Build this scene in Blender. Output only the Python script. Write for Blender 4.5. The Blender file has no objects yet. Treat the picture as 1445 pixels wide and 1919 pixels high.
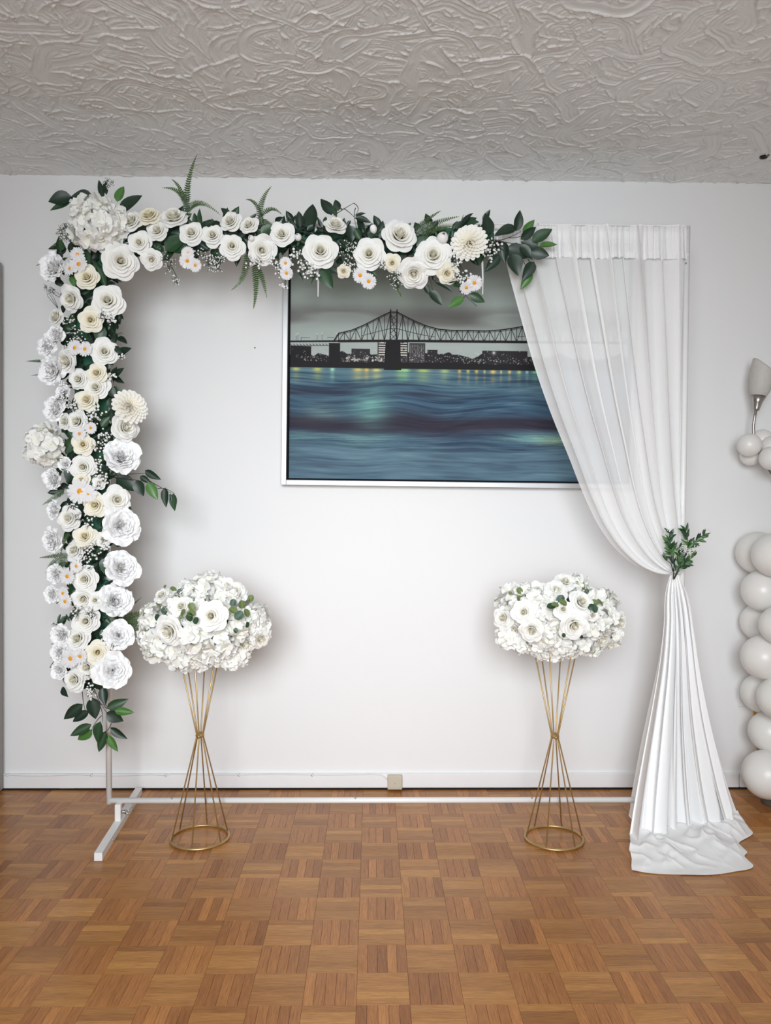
import bpy, math, random
import numpy as np
from mathutils import Vector, Matrix, Quaternion

random.seed(7)
rng = np.random.default_rng(7)
SC = bpy.context.scene
COL = SC.collection
PI = math.pi

# ------------------------------------------------------------------ camera
FPX = 1485.0
CAM = Vector((0.0, -3.2, 1.16))
YAW, PITCH, ROLL = 0.0164, 0.0118, 0.0044
fwd = Vector((math.sin(YAW) * math.cos(PITCH), math.cos(YAW) * math.cos(PITCH), -math.sin(PITCH)))
rt0 = fwd.cross(Vector((0, 0, 1))).normalized()
up0 = rt0.cross(fwd).normalized()
rt = rt0 * math.cos(ROLL) + up0 * math.sin(ROLL)
up = up0 * math.cos(ROLL) - rt0 * math.sin(ROLL)
cam_data = bpy.data.cameras.new("camera")
cam_data.sensor_fit = 'VERTICAL'
cam_data.sensor_height = 24.0
cam_data.lens = FPX / 1919.0 * 24.0
cam_data.clip_start = 0.05
cam = bpy.data.objects.new("camera", cam_data)
COL.objects.link(cam)
cam.matrix_world = Matrix(((rt.x, up.x, -fwd.x, CAM.x), (rt.y, up.y, -fwd.y, CAM.y), (rt.z, up.z, -fwd.z, CAM.z), (0, 0, 0, 1)))
SC.camera = cam

# ------------------------------------------------------------------ light
SC.view_settings.view_transform = 'Standard'
SC.view_settings.look = 'None'
SC.view_settings.gamma = 1.0
SC.view_settings.use_curve_mapping = False
SC.view_settings.exposure = 0.0
SC.cycles.use_denoising = True
SC.cycles.transparent_max_bounces = 32
SC.cycles.max_bounces = 10
SC.cycles.diffuse_bounces = 7
world = bpy.data.worlds.new("daylight")
SC.world = world
world.use_nodes = True
wb = world.node_tree.nodes["Background"]
wb.inputs[0].default_value = (0.80, 0.91, 1.0, 1)
wb.inputs[1].default_value = 0.27


def area_light(name, loc, aim, sx, sy, power, color):
    d = bpy.data.lights.new(name, 'AREA')
    d.shape = 'RECTANGLE'
    d.size, d.size_y, d.energy, d.color = sx, sy, power, color
    o = bpy.data.objects.new(name, d)
    COL.objects.link(o)
    o.location = loc
    o.rotation_euler = (Vector(aim) - Vector(loc)).to_track_quat('-Z', 'Y').to_euler()
    return o


win = area_light("window_daylight", (-0.2, -4.3, 1.65), (0.06, 0, 0.5), 1.6, 1.2, 35.0, (0.925, 0.967, 1.0))
win.data.spread = math.radians(80)
low = area_light("window_ground_glow", (0.0, -4.3, 0.9), (0.0, -0.7, 2.46), 1.6, 0.6, 8.0, (0.93, 0.97, 1.0))
low.data.spread = math.radians(110)


# ------------------------------------------------------------------ picture-plane helper
def ray(px, py):
    return (fwd + rt * ((px - 722.5) / FPX) + up * ((959.5 - py) / FPX))


def at(px, py, Y):
    """point of the room that lies on the upright plane y = Y"""
    d = ray(px, py)
    return CAM + d * ((Y - CAM.y) / d.y)


def on_floor(px, py, z=0.0):
    d = ray(px, py)
    return CAM + d * ((z - CAM.z) / d.z)


def mpp(Y):
    return (Y - CAM.y) / FPX


# ------------------------------------------------------------------ materials
def srgb(r, g, b):
    f = lambda c: (c / 12.92) if c <= 0.04045 else ((c + 0.055) / 1.055) ** 2.4
    return (f(r / 255.0), f(g / 255.0), f(b / 255.0), 1.0)


class NT:
    def __init__(self, name):
        self.m = bpy.data.materials.new(name)
        self.m.use_nodes = True
        self.t = self.m.node_tree
        self.b = self.t.nodes["Principled BSDF"]
        self.out = self.t.nodes["Material Output"]

    def n(self, kind, **kw):
        x = self.t.nodes.new(kind)
        for k, v in kw.items():
            if isinstance(v, tuple) and k.startswith("i_"):
                x.inputs[k[2:]].default_value = v
            elif k.startswith("i_"):
                x.inputs[k[2:]].default_value = v
            else:
                setattr(x, k, v)
        return x

    def l(self, a, b):
        self.t.links.new(a, b)

    def set(self, **kw):
        for k, v in kw.items():
            self.b.inputs[k.replace("_", " ")].default_value = v
        return self


def simple(name, col, rough=0.5, metal=0.0, noise=0.06, scale=40.0, bump=0.0, bscale=200.0, coat=0.0, spec=0.5):
    k = NT(name)
    k.set(Roughness=rough, Metallic=metal)
    k.b.inputs["Coat Weight"].default_value = coat
    k.b.inputs["Specular IOR Level"].default_value = spec
    nz = k.n("ShaderNodeTexNoise", i_Scale=scale, i_Detail=4.0)
    mx = k.n("ShaderNodeMix", data_type='RGBA')
    mx.inputs[6].default_value = tuple(c * (1 - noise) for c in col[:3]) + (1,)
    mx.inputs[7].default_value = tuple(min(1, c * (1 + noise)) for c in col[:3]) + (1,)
    geo = k.n("ShaderNodeNewGeometry")
    k.l(geo.outputs["Position"], nz.inputs["Vector"])
    k.l(nz.outputs["Fac"], mx.inputs[0])
    k.l(mx.outputs[2], k.b.inputs["Base Color"])
    if bump:
        n2 = k.n("ShaderNodeTexNoise", i_Scale=bscale, i_Detail=3.0)
        k.l(geo.outputs["Position"], n2.inputs["Vector"])
        bp = k.n("ShaderNodeBump", i_Strength=bump, i_Distance=0.002)
        k.l(n2.outputs["Fac"], bp.inputs["Height"])
        k.l(bp.outputs["Normal"], k.b.inputs["Normal"])
    return k.m


def petal_mat(name, base, tip, rough=0.62, trans=0.14):
    """fabric or foam petal: attribute tone runs from the heart (0) to the petal edge (1)"""
    k = NT(name)
    k.set(Roughness=rough)
    k.b.inputs["Specular IOR Level"].default_value = 0.25
    at_ = k.n("ShaderNodeAttribute", attribute_name="tone")
    mx = k.n("ShaderNodeMix", data_type='RGBA')
    mx.inputs[6].default_value = base
    mx.inputs[7].default_value = tip
    k.l(at_.outputs["Fac"], mx.inputs[0])
    geo = k.n("ShaderNodeNewGeometry")
    nz = k.n("ShaderNodeTexNoise", i_Scale=260.0, i_Detail=2.0)
    k.l(geo.outputs["Position"], nz.inputs["Vector"])
    bp = k.n("ShaderNodeBump", i_Strength=0.12, i_Distance=0.002)
    k.l(nz.outputs["Fac"], bp.inputs["Height"])
    k.l(bp.outputs["Normal"], k.b.inputs["Normal"])
    k.l(mx.outputs[2], k.b.inputs["Base Color"])
    tr = k.n("ShaderNodeBsdfTranslucent")
    k.l(mx.outputs[2], tr.inputs["Color"])
    ms = k.n("ShaderNodeMixShader")
    ms.inputs[0].default_value = trans
    k.l(k.b.outputs[0], ms.inputs[1])
    k.l(tr.outputs[0], ms.inputs[2])
    k.l(ms.outputs[0], k.out.inputs["Surface"])
    return k.m


def leaf_mat(name, col, back, rough=0.42):
    k = NT(name)
    k.set(Roughness=rough)
    geo = k.n("ShaderNodeNewGeometry")
    nz = k.n("ShaderNodeTexNoise", i_Scale=60.0, i_Detail=3.0)
    k.l(geo.outputs["Position"], nz.inputs["Vector"])
    a = k.n("ShaderNodeMix", data_type='RGBA')
    a.inputs[6].default_value = tuple(c * 0.75 for c in col[:3]) + (1,)
    a.inputs[7].default_value = tuple(c * 1.3 for c in col[:3]) + (1,)
    k.l(nz.outputs["Fac"], a.inputs[0])
    vein = k.n("ShaderNodeAttribute", attribute_name="tone")
    b = k.n("ShaderNodeMix", data_type='RGBA')
    b.inputs[7].default_value = back
    k.l(vein.outputs["Fac"], b.inputs[0])
    k.l(a.outputs[2], b.inputs[6])
    k.l(b.outputs[2], k.b.inputs["Base Color"])
    return k.m


M = {}
M['wall'] = simple("wall_paint", (0.80, 0.80, 0.80, 1), 0.55, noise=0.012, scale=2.5, bump=0.10, bscale=60)
M['trim'] = simple("trim_paint", (0.80, 0.80, 0.81, 1), 0.45, noise=0.03, scale=12, bump=0.25, bscale=30)
M['gap'] = simple("dark_gap", (0.012, 0.010, 0.010, 1), 0.9, noise=0.5, scale=80)
M['ceiling'] = simple("stucco_paint", (0.84, 0.855, 0.845, 1), 0.34, noise=0.02, scale=6, bump=0.5, bscale=260, spec=0.5)
M['white_metal'] = simple("white_enamel", (0.80, 0.80, 0.79, 1), 0.35, noise=0.03, scale=30)
M['chrome'] = simple("steel", (0.55, 0.55, 0.55, 1), 0.3, 1.0)
M['gold'] = simple("gold_paint", srgb(186, 156, 106), 0.40, 0.65, noise=0.12, scale=60)
M['gold_pole'] = simple("gold_pole", srgb(214, 158, 40), 0.3, 0.6, noise=0.1)
M['silver'] = simple("silver_frame", (0.52, 0.52, 0.53, 1), 0.42, 0.45, noise=0.03, scale=90)
M['black'] = simple("black_lip", (0.006, 0.006, 0.008, 1), 0.8, spec=0.1)
M['nickel'] = simple("brushed_nickel", (0.46, 0.43, 0.40, 1), 0.32, 1.0, noise=0.1, scale=200)
M['beige'] = simple("beige_plastic", srgb(196, 186, 168), 0.5, noise=0.05, scale=30)
M['white_plastic'] = simple("white_plastic", (0.82, 0.82, 0.82, 1), 0.4, noise=0.02)
M['cable'] = simple("white_cable", (0.76, 0.76, 0.76, 1), 0.5)
M['latex'] = simple("latex", (0.80, 0.785, 0.755, 1), 0.36, noise=0.015, scale=10, spec=0.55)
M['dark_base'] = simple("dark_base", (0.09, 0.075, 0.06, 1), 0.35, noise=0.2)
M['shade_leaf'] = simple("shade_leaf_grey", (0.30, 0.29, 0.28, 1), 0.5, noise=0.04, scale=8)  # grey set to the tone of the shade at the left edge
M['cement'] = simple("cement", (0.20, 0.20, 0.20, 1), 0.9, noise=0.3, scale=200)
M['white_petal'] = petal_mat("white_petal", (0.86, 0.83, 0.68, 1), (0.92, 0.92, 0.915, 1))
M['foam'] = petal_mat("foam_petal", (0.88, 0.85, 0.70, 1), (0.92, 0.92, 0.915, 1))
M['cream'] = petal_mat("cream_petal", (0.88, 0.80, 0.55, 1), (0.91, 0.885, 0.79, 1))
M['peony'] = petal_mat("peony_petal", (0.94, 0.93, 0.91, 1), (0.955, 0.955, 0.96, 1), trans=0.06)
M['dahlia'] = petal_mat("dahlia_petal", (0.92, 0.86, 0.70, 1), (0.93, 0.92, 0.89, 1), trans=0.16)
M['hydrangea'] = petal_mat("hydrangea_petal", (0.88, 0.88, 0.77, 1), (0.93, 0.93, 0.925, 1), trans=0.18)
M['daisy'] = petal_mat("daisy_petal", (0.88, 0.85, 0.83, 1), (0.92, 0.92, 0.94, 1), trans=0.3)
M['daisy_eye'] = simple("daisy_eye", srgb(232, 160, 40), 0.8, noise=0.25, scale=400, bump=0.5, bscale=900)
M['pearl'] = simple("blossom", (0.86, 0.86, 0.85, 1), 0.55)
M['stem'] = simple("stem_green", (0.028, 0.055, 0.026, 1), 0.6)
M['twig'] = simple("twig", (0.035, 0.03, 0.022, 1), 0.6)
M['leaf_dark'] = leaf_mat("leaf_dark", (0.010, 0.028, 0.016, 1), (0.02, 0.05, 0.03, 1))
M['leaf_mid'] = leaf_mat("leaf_mid", (0.022, 0.062, 0.026, 1), (0.05, 0.11, 0.05, 1))
M['leaf_light'] = leaf_mat("leaf_light", (0.06, 0.17, 0.035, 1), (0.10, 0.22, 0.06, 1))
M['leaf_olive'] = leaf_mat("leaf_olive", (0.12, 0.17, 0.05, 1), (0.24, 0.27, 0.12, 1), 0.55)
M['leaf_euc'] = leaf_mat("leaf_eucalyptus", (0.035, 0.085, 0.055, 1), (0.10, 0.15, 0.09, 1), 0.55)
M['fern'] = leaf_mat("fern", (0.022, 0.06, 0.012, 1), (0.10, 0.17, 0.04, 1))
M['mat'] = simple("green_mat", srgb(30, 92, 68), 0.45, noise=0.15, scale=30)


# ------------------------------------------------------------------ mesh helpers
class Geo:
    def __init__(self):
        self.v, self.f, self.t, self.n = [], [], [], 0

    def add(self, V, F, tone=None):
        V = np.asarray(V, dtype=np.float64).reshape(-1, 3)
        F = np.asarray(F, dtype=np.int64)
        self.v.append(V)
        self.f.append(F + self.n)
        self.t.append(np.full(len(V), 1.0) if tone is None else np.broadcast_to(np.asarray(tone, dtype=np.float64).ravel(), (len(V),)))
        self.n += len(V)
        return self

    def mesh(self, name, mat, smooth=True):
        V = np.concatenate(self.v)
        me = bpy.data.meshes.new(name)
        nl = [f.size for f in self.f]
        sizes = np.concatenate([np.full(len(f), f.shape[1]) for f in self.f])
        loops = np.concatenate([f.ravel() for f in self.f])
        me.vertices.add(len(V))
        me.vertices.foreach_set("co", V.astype(np.float32).ravel())
        me.loops.add(len(loops))
        me.loops.foreach_set("vertex_index", loops.astype(np.int32))
        me.polygons.add(len(sizes))
        st = np.concatenate([[0], np.cumsum(sizes)[:-1]])
        me.polygons.foreach_set("loop_start", st.astype(np.int32))
        a = me.attributes.new("tone", 'FLOAT', 'POINT')
        a.data.foreach_set("value", np.concatenate(self.t).astype(np.float32))
        me.polygons.foreach_set("use_smooth", np.full(len(sizes), smooth))
        me.update(calc_edges=True)
        me.validate()
        for m in (mat if isinstance(mat, (list, tuple)) else [mat]):
            me.materials.append(m)
        return me


def grid_faces(nu, nv, wrap=False):
    """vertices indexed [i*nv+j], i along u, j along v"""
    i, j = np.meshgrid(np.arange(nu if wrap else nu - 1), np.arange(nv - 1), indexing='ij')
    i2 = (i + 1) % nu
    return np.stack([i * nv + j, i2 * nv + j, i2 * nv + j + 1, i * nv + j + 1], -1).reshape(-1, 4)


def box(g, c, s, ch=0.0):
    c, s = np.array(c, float), np.array(s, float) / 2
    if ch <= 0:
        V = [c + s * np.array(p) for p in ((-1, -1, -1), (1, -1, -1), (1, 1, -1), (-1, 1, -1), (-1, -1, 1), (1, -1, 1), (1, 1, 1), (-1, 1, 1))]
        g.add(V, [(0, 3, 2, 1), (4, 5, 6, 7), (0, 1, 5, 4), (1, 2, 6, 5), (2, 3, 7, 6), (3, 0, 4, 7)])
        return
    # chamfered box
    V, idx = [], {}
    for sx in (-1, 1):
        for sy in (-1, 1):
            for sz in (-1, 1):
                for ax in range(3):
                    p = np.array([sx, sy, sz]) * s
                    for k in range(3):
                        if k != ax:
                            p[k] -= ch * (sx, sy, sz)[k]
                    idx[(sx, sy, sz, ax)] = len(V)
                    V.append(c + p)
    q = []
    for ax in range(3):
        o = [k for k in range(3) if k != ax]
        for sg in (-1, 1):
            loop = []
            for a, b in ((-1, -1), (1, -1), (1, 1), (-1, 1)):
                k = [0, 0, 0]
                k[ax], k[o[0]], k[o[1]] = sg, a, b
                loop.append(idx[(k[0], k[1], k[2], ax)])
            if (sg > 0) == (ax == 1):
                loop = loop[::-1]
            q.append(loop)
        for a in (-1, 1):
            for b in (-1, 1):
                k1 = [0, 0, 0]
                k2 = [0, 0, 0]
                k1[ax], k2[ax] = -1, 1
                for k in (k1, k2):
                    k[o[0]], k[o[1]] = a, b
                q.append([idx[(*k1, o[0])], idx[(*k2, o[0])], idx[(*k2, o[1])], idx[(*k1, o[1])]])
    g.add(V, q)
    t = []
    for sx in (-1, 1):
        for sy in (-1, 1):
            for sz in (-1, 1):
                t.append([idx[(sx, sy, sz, a)] for a in range(3)])
    g.f.append(np.array(t) + g.n - len(V))


def tube(g, pts, r, sides=8, caps=True, tone=1.0):
    P = [Vector(p) for p in pts]
    n = len(P)
    rs = list(r) if hasattr(r, '__len__') else [r] * n
    T = []
    for i in range(n):
        d = (P[min(i + 1, n - 1)] - P[max(i - 1, 0)])
        T.append(d.normalized() if d.length > 1e-9 else Vector((0, 0, 1)))
    a = Vector((0, 0, 1)) if abs(T[0].z) < 0.9 else Vector((1, 0, 0))
    u = T[0].cross(a).normalized()
    V = []
    for i in range(n):
        if i:
            u = (u - T[i] * u.dot(T[i]))
            u = u.normalized() if u.length > 1e-6 else T[i].orthogonal().normalized()
        w = T[i].cross(u)
        for k in range(sides):
            an = 2 * PI * k / sides
            V.append(P[i] + (u * math.cos(an) + w * math.sin(an)) * rs[i])
    F = []
    for i in range(n - 1):
        for k in range(sides):
            k2 = (k + 1) % sides
            F.append((i * sides + k, i * sides + k2, (i + 1) * sides + k2, (i + 1) * sides + k))
    b = g.n
    g.add([tuple(v) for v in V], F, tone)
    if caps:
        if sides == 4:
            g.f.append(np.array([[0, 3, 2, 1]]) + b)
            g.f.append(np.array([[0, 1, 2, 3]]) + b + (n - 1) * sides)
        elif sides > 2:
            g.f.append(np.array([[0, k + 1, k] for k in range(1, sides - 1)]) + b)
            g.f.append(np.array([[0, k, k + 1] for k in range(1, sides - 1)]) + b + (n - 1) * sides)


def lathe(g, prof, sides=24, c=(0, 0, 0)):
    V = []
    for k in range(sides):
        a = 2 * PI * k / sides
        for r, z in prof:
            V.append((c[0] + r * math.cos(a), c[1] + r * math.sin(a), c[2] + z))
    g.add(V, grid_faces(sides, len(prof), True))


def torus(g, c, R, r, sides=48, tube_sides=10):
    prof = [(R + r * math.cos(2 * PI * k / tube_sides), r * math.sin(2 * PI * k / tube_sides)) for k in range(tube_sides + 1)]
    lathe(g, prof, sides, c)


_t = (1 + 5 ** 0.5) / 2
ICO_V = np.array([(-1, _t, 0), (1, _t, 0), (-1, -_t, 0), (1, -_t, 0), (0, -1, _t), (0, 1, _t), (0, -1, -_t), (0, 1, -_t), (_t, 0, -1), (_t, 0, 1), (-_t, 0, -1), (-_t, 0, 1)]) / math.sqrt(1 + _t * _t)
ICO_F = np.array([(0, 11, 5), (0, 5, 1), (0, 1, 7), (0, 7, 10), (0, 10, 11), (1, 5, 9), (5, 11, 4), (11, 10, 2), (10, 7, 6), (7, 1, 8), (3, 9, 4), (3, 4, 2), (3, 2, 6), (3, 6, 8), (3, 8, 9), (4, 9, 5), (2, 4, 11), (6, 2, 10), (8, 6, 7), (9, 8, 1)])

WM = {}


def obj(name, data, parent=None, mw=None):
    o = bpy.data.objects.new(name, data)
    COL.objects.link(o)
    mw = mw if mw is not None else (WM[parent.name].copy() if parent is not None else Matrix())
    WM[o.name] = mw
    if parent is not None:
        o.parent = parent
        o.matrix_basis = WM[parent.name].inverted() @ mw
    else:
        o.matrix_basis = mw
    return o


def part(name, g, mat, parent, smooth=True):
    """a part whose vertices are given in room coordinates"""
    inv = WM[parent.name].inverted()
    R = np.array(inv)
    for i, V in enumerate(g.v):
        g.v[i] = V @ R[:3, :3].T + R[:3, 3]
    return obj(name, g.mesh(name, mat, smooth), parent)


def thing(name, label, cat, loc=(0, 0, 0), group=None, mw=None):
    o = obj(name, None, None, mw if mw is not None else Matrix.Translation(Vector(loc)))
    o.empty_display_size = 0.05
    o['label'], o['category'] = label, cat
    if group:
        o['group'] = group
    return o


def struct(o, label=None):
    o['kind'] = 'structure'
    if label:
        o['label'] = label
    return o


def frame_mw(loc, n, roll=0.0, s=1.0):
    n = Vector(n).normalized()
    q = n.to_track_quat('Z', 'Y') @ Quaternion((0, 0, 1), roll)
    return Matrix.Translation(Vector(loc)) @ q.to_matrix().to_4x4() @ Matrix.Scale(s, 4)


def bez(p0, p1, p2, t):
    p0, p1, p2 = Vector(p0), Vector(p1), Vector(p2)
    return p0 * (1 - t) ** 2 + p1 * 2 * t * (1 - t) + p2 * t * t


def smoothstep(a, b, x):
    t = np.clip((x - a) / (b - a), 0, 1)
    return t * t * (3 - 2 * t)


def vnoise(x, seed=0):
    """smooth 1-D value noise"""
    x = np.asarray(x, float)
    r = np.random.default_rng(seed).random(4096)
    i = np.floor(x).astype(int)
    f = x - i
    f = f * f * (3 - 2 * f)
    return r[i % 4096] * (1 - f) + r[(i + 1) % 4096] * f


def vnoise2(x, y, seed=0):
    r = np.random.default_rng(seed).random((256, 256))
    i, j = np.floor(x).astype(int), np.floor(y).astype(int)
    fx, fy = x - i, y - j
    fx, fy = fx * fx * (3 - 2 * fx), fy * fy * (3 - 2 * fy)
    a = r[i % 256, j % 256] * (1 - fx) + r[(i + 1) % 256, j % 256] * fx
    b = r[i % 256, (j + 1) % 256] * (1 - fx) + r[(i + 1) % 256, (j + 1) % 256] * fx
    return a * (1 - fy) + b * fy


# ------------------------------------------------------------------ room shell
XL, XR, YB, HC = -2.3, 2.3, -5.2, 2.462
g = Geo()
box(g, ((XL + XR) / 2, 0.05, 1.25), (XR - XL + 0.2, 0.1, 2.7))
struct(obj("wall_back", g.mesh("wall_back", M['wall'], False)), "white painted wall behind the floral backdrop")
for nm, x in (("wall_left", XL - 0.05), ("wall_right", XR + 0.05)):
    g = Geo()
    box(g, (x, YB / 2, 1.25), (0.1, -YB, 2.7))
    struct(obj(nm, g.mesh(nm, M['wall'], False)), "white painted side wall")


# --- parquet floor
def wood(name, along_x):
    k = NT(name)
    k.set(Roughness=0.34)
    k.b.inputs["Coat Weight"].default_value = 0.13
    k.b.inputs["Coat Roughness"].default_value = 0.14
    k.b.inputs["Specular IOR Level"].default_value = 0.3
    tone = k.n("ShaderNodeAttribute", attribute_name="tone")
    ramp = k.n("ShaderNodeValToRGB")
    e = ramp.color_ramp.elements
    if along_x:
        e[0].color, e[1].color = srgb(150, 99, 51), srgb(200, 145, 81)
    else:
        e[0].color, e[1].color = srgb(145, 91, 46), srgb(196, 135, 75)
    k.l(tone.outputs["Fac"], ramp.inputs[0])
    geo = k.n("ShaderNodeNewGeometry")
    mp = k.n("ShaderNodeMapping")
    mp.inputs["Scale"].default_value = (20, 290, 1) if along_x else (290, 20, 1)
    k.l(geo.outputs["Position"], mp.inputs["Vector"])
    add = k.n("ShaderNodeVectorMath", operation='ADD')
    sc = k.n("ShaderNodeVectorMath", operation='SCALE')
    cmb = k.n("ShaderNodeCombineXYZ")
    for s in ("X", "Y", "Z"):
        k.l(tone.outputs["Fac"], cmb.inputs[s])
    k.l(cmb.outputs[0], sc.inputs[0])
    sc.inputs["Scale"].default_value = 331.0
    k.l(mp.outputs[0], add.inputs[0])
    k.l(sc.outputs[0], add.inputs[1])
    nz = k.n("ShaderNodeTexNoise", i_Scale=1.0, i_Detail=6.0, i_Roughness=0.72)
    k.l(add.outputs[0], nz.inputs["Vector"])
    r2 = k.n("ShaderNodeValToRGB")
    r2.color_ramp.elements[0].position = 0.30
    r2.color_ramp.elements[0].color = (0.60, 0.53, 0.46, 1)
    r2.color_ramp.elements[1].position = 0.62
    r2.color_ramp.elements[1].color = (1.06, 1.04, 1.02, 1)
    k.l(nz.outputs["Fac"], r2.inputs[0])
    mul = k.n("ShaderNodeMix", data_type='RGBA', blend_type='MULTIPLY')
    mul.inputs[0].default_value = 1.0
    k.l(ramp.outputs[0], mul.inputs[6])
    k.l(r2.outputs[0], mul.inputs[7])
    k.l(mul.outputs[2], k.b.inputs["Base Color"])
    bp = k.n("ShaderNodeBump", i_Strength=0.08, i_Distance=0.001)
    k.l(nz.outputs["Fac"], bp.inputs["Height"])
    k.l(bp.outputs["Normal"], k.b.inputs["Normal"])
    return k.m


M['wood_x'], M['wood_y'] = wood("oak_across", True), wood("oak_along", False)
M['joint'] = simple("floor_joint", (0.05, 0.028, 0.016, 1), 0.8)
TB = 0.1247
P0 = on_floor(748.5 + (1644 - 1611) * 0.0717, 1644)
FY1 = 0.0
g = Geo()
box(g, (0, YB / 2, -0.03), (XR - XL, -YB, 0.06 - 0.0052))
floor = struct(obj("floor", g.mesh("floor", M['joint'], False)), "glossy oak mosaic parquet floor of small square blocks")
strips = []
for bi in range(-17, 18):
    for bj in range(-12, 15):
        x0, y0 = P0.x + bi * TB, P0.y + (bj - 1) * TB
        if x0 > 1.95 or x0 + TB < -1.95 or y0 > FY1 or y0 + TB < -2.3:
            continue
        vert = (bi + bj) % 2 == 0
        base_t = rng.normal(0.5, 0.07)
        w = TB / 5
        for k in range(5):
            tone = float(np.clip(base_t + rng.normal(0, 0.17), 0, 1))
            if rng.random() < 0.14:
                tone = min(1, tone + 0.3)
            if vert:
                a = (x0 + k * w, y0, x0 + (k + 1) * w, y0 + TB)
            else:
                a = (x0, y0 + k * w, x0 + TB, y0 + (k + 1) * w)
            if a[1] >= FY1 - 0.004:
                continue
            strips.append((a[0], a[1], a[2], min(a[3], FY1 - 0.003), vert, tone))


def strip_geo(g, s, local=False):
    x0, y0, x1, y1, vert, tone = s
    gp, ch = 0.00026, 0.00008
    cx, cy = (x0 + x1) / 2, (y0 + y1) / 2
    ox, oy = (cx, cy) if local else (0, 0)
    hz = rng.normal(0, 0.00012)
    tx, ty = rng.normal(0, 0.004), rng.normal(0, 0.004)
    V = []
    for ins, z in ((gp, -0.0052), (gp, -0.0006), (gp + ch, 0.0)):
        for X, Y in ((x0 + ins, y0 + ins), (x1 - ins, y0 + ins), (x1 - ins, y1 - ins), (x0 + ins, y1 - ins)):
            zz = z + (hz + tx * (X - cx) + ty * (Y - cy) if z > -0.004 else 0)
            V.append((X - ox, Y - oy, zz))
    F = [(8, 9, 10, 11)]
    for b in (0, 4):
        for k in range(4):
            k2 = (k + 1) % 4
            F.append((b + k, b + k2, b + 4 + k2, b + 4 + k))
    g.add(V, F, tone)


def in_view(x, y):
    d = Vector((x, y, 0)) - CAM
    z = d.dot(fwd)
    if z < 0.3:
        return None
    px, py = 722.5 + FPX * d.dot(rt) / z, 959.5 - FPX * d.dot(up) / z
    return z if -20 < px < 1465 and py < 1945 else None


vis = []
for s in strips:
    z = in_view((s[0] + s[2]) / 2, (s[1] + s[3]) / 2)
    vis.append((z if z else 99, s))
vis.sort(key=lambda q: q[0])
for z, s in vis[:300]:
    g = Geo()
    strip_geo(g, s, True)
    me = g.mesh("parquet_strip", M['wood_y'] if s[4] else M['wood_x'], False)
    obj("parquet_strip", me, floor, Matrix.Translation(((s[0] + s[2]) / 2, (s[1] + s[3]) / 2, 0)))
for vert, mt in ((True, M['wood_y']), (False, M['wood_x'])):
    g = Geo()
    for z, s in vis[300:]:
        if s[4] == vert:
            strip_geo(g, s)
    if not vert:
        # the rest of the floor, behind the camera
        box(g, (0, -3.77, -0.0026), (4.6, 2.86, 0.0052))
    o = part("parquet_field", g, mt, floor, False)
    o['kind'] = 'stuff'

# --- ceiling with trowelled plaster strokes
cx0, cx1, cy0, cy1 = -1.7, 1.75, -1.42, 0.0
nx, ny = int((cx1 - cx0) / 0.0026), int((cy1 - cy0) / 0.0030)
X, Y = np.meshgrid(np.linspace(cx0, cx1, nx), np.linspace(cy0, cy1, ny), indexing='ij')
Hh = 0.002 * vnoise2((X + 9) * 6, (Y + 9) * 6, 3)
r2 = np.random.default_rng(11)
for q in range(2400):
    sx, sy = r2.uniform(cx0, cx1), r2.uniform(cy0 - 0.05, cy1 + 0.05)
    R = r2.uniform(0.05, 0.20)
    wd = r2.uniform(0.026, 0.078)
    a0 = r2.uniform(0, 2 * PI) if r2.random() < 0.3 else r2.normal(-PI / 2, 0.8)
    span = r2.uniform(0.45, 1.15) * min(1.6, 0.2 / R + 0.4)
    ccx, ccy = sx - R * math.cos(a0), sy - R * math.sin(a0)
    ext = (R + wd) * span + wd + 0.02
    i0, i1 = np.searchsorted(X[:, 0], [sx - ext, sx + ext])
    j0, j1 = np.searchsorted(Y[0], [sy - ext, sy + ext])
    if i1 - i0 < 3 or j1 - j0 < 3:
        continue
    xx, yy = X[i0:i1, j0:j1], Y[i0:i1, j0:j1]
    rr = np.hypot(xx - ccx, yy - ccy) - R
    th = np.angle(np.exp(1j * (np.arctan2(yy - ccy, xx - ccx) - a0)))
    rr = rr + 0.012 * np.sin(th * 5 + q)
    mr = smoothstep(-wd / 2, -wd / 2 + 0.008, rr) * (1 - smoothstep(wd / 2 - 0.006, wd / 2, rr))
    mt_ = smoothstep(-span, -span + 0.3 * span, th) * (1 - smoothstep(span - 0.03 / R, span, th))
    m = mr * mt_
    comb = (1 - np.abs(2 * vnoise(rr / 0.0078 + 500, q) - 1)) ** 3 * 0.0038 * (0.35 + 0.65 * vnoise(th * 6 + 50, q + 7))
    ridge = 0.0056 * np.exp(-((rr - wd / 2 + 0.006) / 0.0024) ** 2) * (0.2 + vnoise(th * 9 + 90, q + 3))
    ridge = ridge + 0.0036 * np.exp(-((th - span + 0.045 / R) * R / 0.003) ** 2) * vnoise(rr / 0.012 + 80, q + 5) * r2.random()
    base = r2.uniform(0, 0.0009)
    Hh[i0:i1, j0:j1] = Hh[i0:i1, j0:j1] * (1 - m) + m * (base + comb + ridge)
Hh *= 1.0
g = Geo()
g.add(np.stack([X, Y, HC - Hh], -1).reshape(-1, 3), grid_faces(nx, ny)[:, ::-1])
ceil = obj("ceiling", g.mesh("ceiling", M['ceiling'], True))
struct(ceil, "grey white ceiling plastered in swirling trowel strokes")
g = Geo()
box(g, (0, YB / 2, HC + 0.06), (XR - XL, -YB, 0.1))
box(g, (0, (cy0 + YB) / 2, HC + 0.004), (XR - XL, cy0 - YB, 0.012))
box(g, ((XR + cx1) / 2, cy0 / 2, HC + 0.004), (XR - cx1, -cy0, 0.012))
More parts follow.
